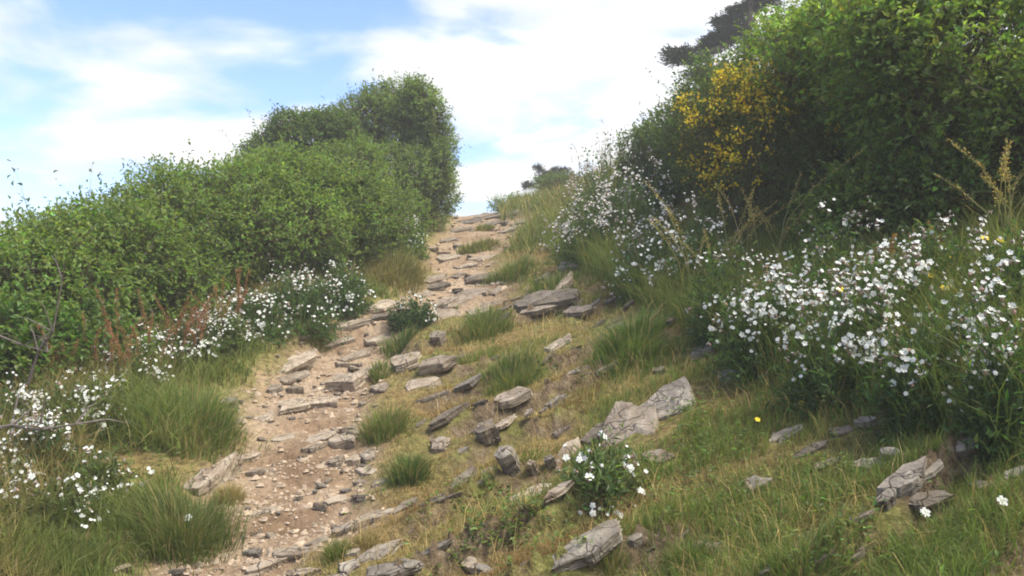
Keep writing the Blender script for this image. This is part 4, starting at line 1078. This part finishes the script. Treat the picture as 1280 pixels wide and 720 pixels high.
shrub('tree', 492, 12.2, 122, 160, 'tall tree with a straight right side at the top of the path', 12, 11000, (.155, .215, .07), cat='tree', rough=.34, px_lobes=[(492,186,96,100),(528,196,60,100),(541,235,44,86),(450,200,86,90),(500,228,110,84),(424,176,50,54),(472,124,40,34),(500,116,38,34),(526,124,36,34),(543,148,34,40),(549,176,34,40),(552,206,34,44),(551,240,36,50),(446,146,40,36),(428,158,36,36),(512,146,60,50),(470,152,60,50)], trunk='trunk', tipcol=(.19, .25, .08), spiky=0.030, shoot_len=(.05, .18), per=11)
for a in [(200, 6.7, 228, 170, 'leafy filler shrub between the two left hedge shrubs above the sorrel', 13, 1900), (308, 7.7, 208, 160, 'leafy shrub below the feathery skyline shrub of the hedge', 14, 1900),
          (95, 5.8, 268, 180, 'hedge shrub second from the left picture edge', 15, 1900), (398, 8.3, 204, 130, 'narrow hedge shrub in front of the two trees', 16, 1700)]:
    shrub('shrub', *a[:6], a[6], HG2 if a[5] % 2 else HG, tipcol=TIP, group=GL, spiky=.05)
# right thicket
shrub('shrub', 1215, 4.9, -70, 380, 'huge dark green shrub filling the upper right corner', 21, 6500, RG, tipcol=(.13, .21, .03), group=GRt, leaf=(.03, .055), spiky=0.015)
shrub('shrub', 1075, 5.8, -20, 280, 'tall shrub between the yellow bush and the upper right shrub', 22, 4600, RG, tipcol=(.14, .22, .03), group=GRt, leaf=(.03, .055), spiky=0.020)
shrub('shrub', 985, 7.2, 18, 230, 'bright shrub rising behind the yellow bush', 23, 3600, HG, tipcol=TIP, group=GRt, spiky=0.020)
shrub('shrub', 900, 8.4, 82, 170, 'light green shrub below the dark cypress', 24, 2800, (.085, .14, .035), tipcol=TIP, group=GRt, spiky=0.030)
shrub('shrub', 835, 9.4, 138, 120, 'greyish shrub on the skyline left of the cypress', 25, 2000, (.075, .115, .045), tipcol=(.14, .18, .07), group=GRt, spiky=0.035)
shrub('shrub', 1330, 4.3, 60, 260, 'shrub cut by the right picture edge', 26, 2400, RG, tipcol=(.12, .2, .03), group=GRt)
shrub('shrub', 1150, 4.7, 190, 200, 'low dark shrub just above the back of the white flowers', 27, 2000, (.11, .17, .04), group=GRt)
shrub('shrub', 655, 16.5, 256, 90, 'bright low shrub on the skyline right of the path crest', 31, 1100, (.13, .20, .05), tipcol=(.2, .27, .07), nl=5)
shrub('shrub', 722, 15.5, 243, 110, 'low shrub on the skyline at the foot of the far pine', 32, 1400, (.10, .15, .05), tipcol=(.16, .2, .07), nl=5)
shrub('shrub', 1085, 4.7, 232, 150, 'low leafy shrub between the yellow bush and the white flowers', 28, 1300, (.12, .175, .045), tipcol=TIP, group=GRt)
shrub('shrub', 1245, 4.4, 215, 170, 'low leafy shrub behind the white flowers near the right edge', 29, 1500, (.115, .17, .04), tipcol=TIP, group=GRt)
# gorse
def gorse():
    px, Y = 968, 6.0
    e, b, P, Nn = shrub('gorse_bush', px, Y, 98, 240, 'spiny bush with patches of yellow flowers on the right', 41, 4600, (.09, .13, .035), leaf=(.02, .05), lw=.18, per=14, shoot_len=(.08, .2), mat=M_NEEDLE)
    HTG = row_z(98, Y) - b[2]
    w = np.zeros(len(P))                 # where on the bush the sprays of bloom sit
    for cx, cz, r, a in [(-.16, 1.62, .20, 1), (.10, 1.70, .16, 1), (.02, 1.46, .15, .9), (-.30, 1.50, .13, .6), (.36, 1.38, .17, 1), (.22, 1.56, .12, .7), (.48, 1.14, .11, .6), (.30, 1.02, .12, .5),
                         (-.50, 1.34, .12, .5), (-.46, 1.0, .10, .4), (-.38, .82, .14, .5), (.56, .78, .12, .5), (.10, 1.20, .12, .35)]:
        w = np.maximum(w, a * np.exp(-((P[:, 0] - cx) ** 2 + (P[:, 2] - cz * HTG / 1.8) ** 2) / (2 * r * r)))
    k = (Nn[:, 1] < .4) & (w * (.45 + .9 * vnoise(P[:, 0] * 7, P[:, 1] * 7, P[:, 2] * 7, 8)) > RNG.uniform(.12, .85, len(P)))
    P, Nn = P[k], Nn[k]; n = len(P); m = 12
    q = np.repeat(P, m, 0) + np.repeat(Nn, m, 0) * RNG.uniform(.0, .16, (n * m, 1)) + RNG.normal(0, .02, (n * m, 3))
    A = Acc(); d = rand_dir(n * m)
    A.add(leaves(q, d, rand_dir(n * m), RNG.uniform(.018, .034, n * m), .022, np.clip(jitter_col((.72, .52, .03), n * m, .2, .06), 0, .8)))
    o = link('blossoms', A.mesh('blossoms', M_PETAL), e); o['kind'] = 'stuff'
gorse()

# stalks: dead dock and tall grass
def stalk(name, px, Y, top, label, cat, col, headcol, n=3, lean=0.1, head=.3, group=None, thick=.0025, fuzz=1.0, wide=.022, arch=1.0):
    g = at(px, Y); h = max(.15, row_z(top, Y) - g[2])
    e = empty(name, g, label, cat, group)
    for k in range(n):
        a = random.uniform(0, 6.28); l = lean * random.uniform(.3, 1.6)
        hh = h * random.uniform(.6, 1.0) if k else h
        b0 = np.array([random.uniform(-.06, .06), random.uniform(-.05, .05), -.02])
        lat = np.array([math.cos(a), math.sin(a), 0]) * l * hh
        P = [b0 + lat * f ** 2.2 + np.array([0, 0, hh * f * (1 - .12 * arch * f)]) + np.array([random.gauss(0, .006), random.gauss(0, .006), 0]) for f in (0, .25, .5, .75, 1)]
        A, B = Acc(), Acc()
        A.add(tube(P, thick * np.array([1.3, 1.15, 1, .7, .4]), col, 4))
        w = int(85 * head / .3 * fuzz)
        f = np.sort(RNG.uniform(1 - head, 1, w)); fi = np.minimum((f * 4).astype(int), 3); fr = (f * 4 - fi)[:, None]
        Pa = np.array(P); q = Pa[fi] * (1 - fr) + Pa[fi + 1] * fr
        cl = .35 + .65 * vnoise(f * 26 + px, 0 * f, 0, 17)
        q = q + RNG.normal(0, 1, (w, 3)) * (wide * cl * (1.25 - f))[:, None]
        B.add(leaves(q, norm(RNG.normal(0, .5, (w, 3)) + [0, 0, .7]), rand_dir(w), RNG.uniform(.007, .016, w) * max(1, Y / 5), .006 * max(1, Y / 5), jitter_col(headcol, w, .3, .1)))
        link('stem', A.mesh('stem', M_LEAF), e); link('seed_head', B.mesh('seed_head', M_LEAF), e)
SORREL = (.33, .17, .10)
for k, (px, Y, top, lb) in enumerate([(143,5.2,335,'tallest rusty sorrel spike before the hedge on the left'),(122,5.0,372,'rusty sorrel spike left of the tallest one'),(161,5.0,372,'leaning rusty sorrel right of the tallest one'),
      (88,4.9,385,'dull rusty sorrel above the flowers at the far left'),(182,5.3,340,'thin sorrel spikes between the two rusty groups'),(250,6.0,345,'thick rusty sorrel in the middle of the hedge foot'),
      (292,6.4,315,'reddish sorrel spikes at the right of the row'),(268,6.2,330,'tan sorrel spike among the right group'),(215,5.6,350,'slim tan sorrel in the gap of the row'),(235,5.8,360,'short rusty sorrel beside the thick one')]):
    stalk('sorrel_plant', px, Y * .90, top, lb, 'sorrel', (.22, .12, .06), SORREL if k != 7 else (.3, .2, .08), n=4, lean=.22, head=.45, group='sorrel along the hedge foot', fuzz=1.0, wide=.022)
TANH = (.42, .33, .14)
for px, Y, top, lb in [(868,5.4,170,'tall pale dry stalks left of the yellow bush'),(900,5.3,195,'dry stalks before the left half of the yellow bush'),(945,5.2,180,'dry stalks standing before the yellow bush'),
                   (975,5.2,160,'dry stalk at the right of the yellow bush'),(885,5.2,215,'short arching dry stalks at the foot of the yellow bush'),(1268,4.0,128,'pale seeding dock stalk at the right picture edge'),
                   (1250,4.0,150,'second dock stalk just left of the edge one')]:
    stalk('dry_stalk', px, Y * .93, top, lb, 'dry stalk', (.36, .33, .15), TANH, n=5, lean=.42, head=.34, group='dry stalks before the thicket', thick=.0026, fuzz=.8, arch=1.6)
for px, Y, top, lb in [(733,11,172,'thin grass stalks against the sky, left group'),(750,11,160,'thin grass stalks against the sky, middle group'),(778,10.5,140,'tallest thin grass stalks against the sky'),(716,12.5,205,'short grass stalk on the skyline by the far pine')]:
    stalk('grass_stalk', px, Y, top, lb, 'grass stalk', (.30, .27, .17), (.32, .27, .2), n=5, lean=.14, head=.3, group='grass stalks on the skyline', thick=.004, fuzz=.25)
for px, Y, top, lb in [(1120,3.9,268,'tan feathery grass plume leaning over the white flowers'),(1175,3.9,262,'reddish grass plume before the low dark shrub'),(1190,3.6,310,'tan grass plume right of the flower mass'),(1245,3.4,335,'rusty dock head among the flowers at the right')]:
    stalk('grass_plume', px, Y, top, lb, 'grass plume', (.3, .22, .1), (.38, .21, .10), n=2, lean=.3, head=.35, group='grass plumes in the flower bank', fuzz=1.2)

# bare branches at the left
def bare_branch(name, pts, label, r=.012):
    P = [np.array(p) for p in pts]; g = P[0].copy()
    A = Acc(); P = [p - g for p in P]
    A.add(tube(P, np.linspace(r, r * .35, len(P)), (.13, .11, .09), 6))
    for i in range(1, len(P)):
        for k in range(2):
            d = norm(np.array([random.uniform(-1, 1), random.uniform(-.6, .6), random.uniform(-.1, 1)])) * random.uniform(.1, .28)
            A.add(tube([P[i], P[i] + d * .6 + [0, 0, .02], P[i] + d], [r * .5, r * .35, r * .15], (.13, .11, .09), 5))
    tag(link(name, A.mesh(name, M_GREYBARK), None, g), label, 'branch')
def pw(px, row, Y): return ((px - 640) / F * Y, Y, row_z(row, Y))
bare_branch('dead_branch', [pw(-20, 538, 3.5), pw(15, 532, 3.5), pw(50, 537, 3.45), pw(95, 530, 3.5)], 'thick grey dead branch poking out over the flowers at the left edge', .011)
bare_branch('bare_twig', [pw(35, 480, 3.55), pw(48, 440, 3.55), pw(66, 415, 3.5), pw(78, 350, 3.5)], 'bare grey twig rising before the low leafy shrub', .007)
bare_branch('bare_twig', [pw(-5, 418, 3.5), pw(30, 432, 3.5), pw(60, 440, 3.5)], 'bare grey twig lying across the low leafy shrub', .005)

# cypress and far pine
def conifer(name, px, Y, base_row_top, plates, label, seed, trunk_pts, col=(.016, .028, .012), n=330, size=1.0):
    g = at(px, Y); e = empty(name, g, label, 'tree')
    T_ = Acc(); A = Acc()
    tp = [np.array(pw(*q)) - g for q in trunk_pts]; tp[0][2] = -.1
    T_.add(tube(tp, np.linspace(.14, .04, len(tp)) * size, (.08, .06, .05), 7))
    for (cx, cy, wpx, hpx, dy) in plates:
        c = np.array(pw(cx, cy, Y + dy)) - g; rx, rz = wpx * Y / F * .5, hpx * Y / F * .5
        i = min(len(tp) - 1, 1 + int(np.argmin([abs(t[2] - c[2]) for t in tp[1:]])))
        T_.add(tube([tp[i], (tp[i] + c) / 2 + [0, 0, -.05], c], np.array([.06, .045, .02]) * size, (.08, .06, .05), 5))
        m = int(n * wpx * hpx / 900)
        d = rand_dir(m); q = c + d * [rx, rx * .8, rz] * RNG.uniform(.25, 1, (m, 1)) * (1 + .4 * fbm(d[:, 0] * 3 + cx, d[:, 1] * 3, d[:, 2] * 3, seed, 3))[:, None]
        k = 12; qq = np.repeat(q, k, 0) + RNG.normal(0, .05 * size, (m * k, 3)) * [1.3, 1.3, .7]
        dd = norm(np.repeat(norm(q - c + [0, 0, .02]), k, 0) * [1, 1, .3] + RNG.normal(0, .5, (m * k, 3)) + [0, 0, .2])
        A.add(leaves(qq, dd, rand_dir(m * k), RNG.uniform(.05, .13, m * k) * size, .022 * size, jitter_col(col, m * k, .35, .1)))
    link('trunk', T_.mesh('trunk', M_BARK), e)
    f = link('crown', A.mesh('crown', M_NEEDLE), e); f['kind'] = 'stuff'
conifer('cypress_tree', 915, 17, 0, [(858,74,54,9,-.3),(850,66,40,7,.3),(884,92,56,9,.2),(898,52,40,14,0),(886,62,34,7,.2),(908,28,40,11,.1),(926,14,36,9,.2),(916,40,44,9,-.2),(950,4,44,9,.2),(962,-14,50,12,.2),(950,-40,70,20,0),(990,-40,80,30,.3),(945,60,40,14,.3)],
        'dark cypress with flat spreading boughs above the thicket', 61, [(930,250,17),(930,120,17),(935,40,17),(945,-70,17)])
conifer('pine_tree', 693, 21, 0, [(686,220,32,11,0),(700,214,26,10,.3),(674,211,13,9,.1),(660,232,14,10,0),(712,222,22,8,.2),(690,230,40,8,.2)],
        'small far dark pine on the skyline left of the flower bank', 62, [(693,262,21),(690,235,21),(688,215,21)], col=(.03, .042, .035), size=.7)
# ------------------------------------------------------------------ air
def haze(density):
    x, y0, y1, z0, z1 = 1510, -1510, 1510, -42, 7.5
    V = [(a, b, c) for c in (z0, z1) for b in (y0, y1) for a in (-x, x)]
    Fq = [(0, 2, 3, 1), (4, 5, 7, 6), (0, 1, 5, 4), (2, 6, 7, 3), (0, 4, 6, 2), (1, 3, 7, 5)]
    m, t = new_mat('haze')
    pv = t.nodes.new('ShaderNodeVolumePrincipled'); pv.inputs['Color'].default_value = (1, .98, .95, 1); pv.inputs['Density'].default_value = density
    o = t.nodes.new('ShaderNodeOutputMaterial'); t.links.new(pv.outputs[0], o.inputs['Volume'])
    tag(link('haze', mesh_np('haze', V, Fq, None, False, [m])), kind='stuff')
haze(0.0055)
print('objects', len(bpy.data.objects), 'tris', sum(sum(len(p.vertices) - 2 for p in o.data.polygons) if len(o.data.polygons) < 5 else len(o.data.loop_triangles) or (len(o.data.loops) - 2 * len(o.data.polygons)) for o in S.objects if o.type == 'MESH'))
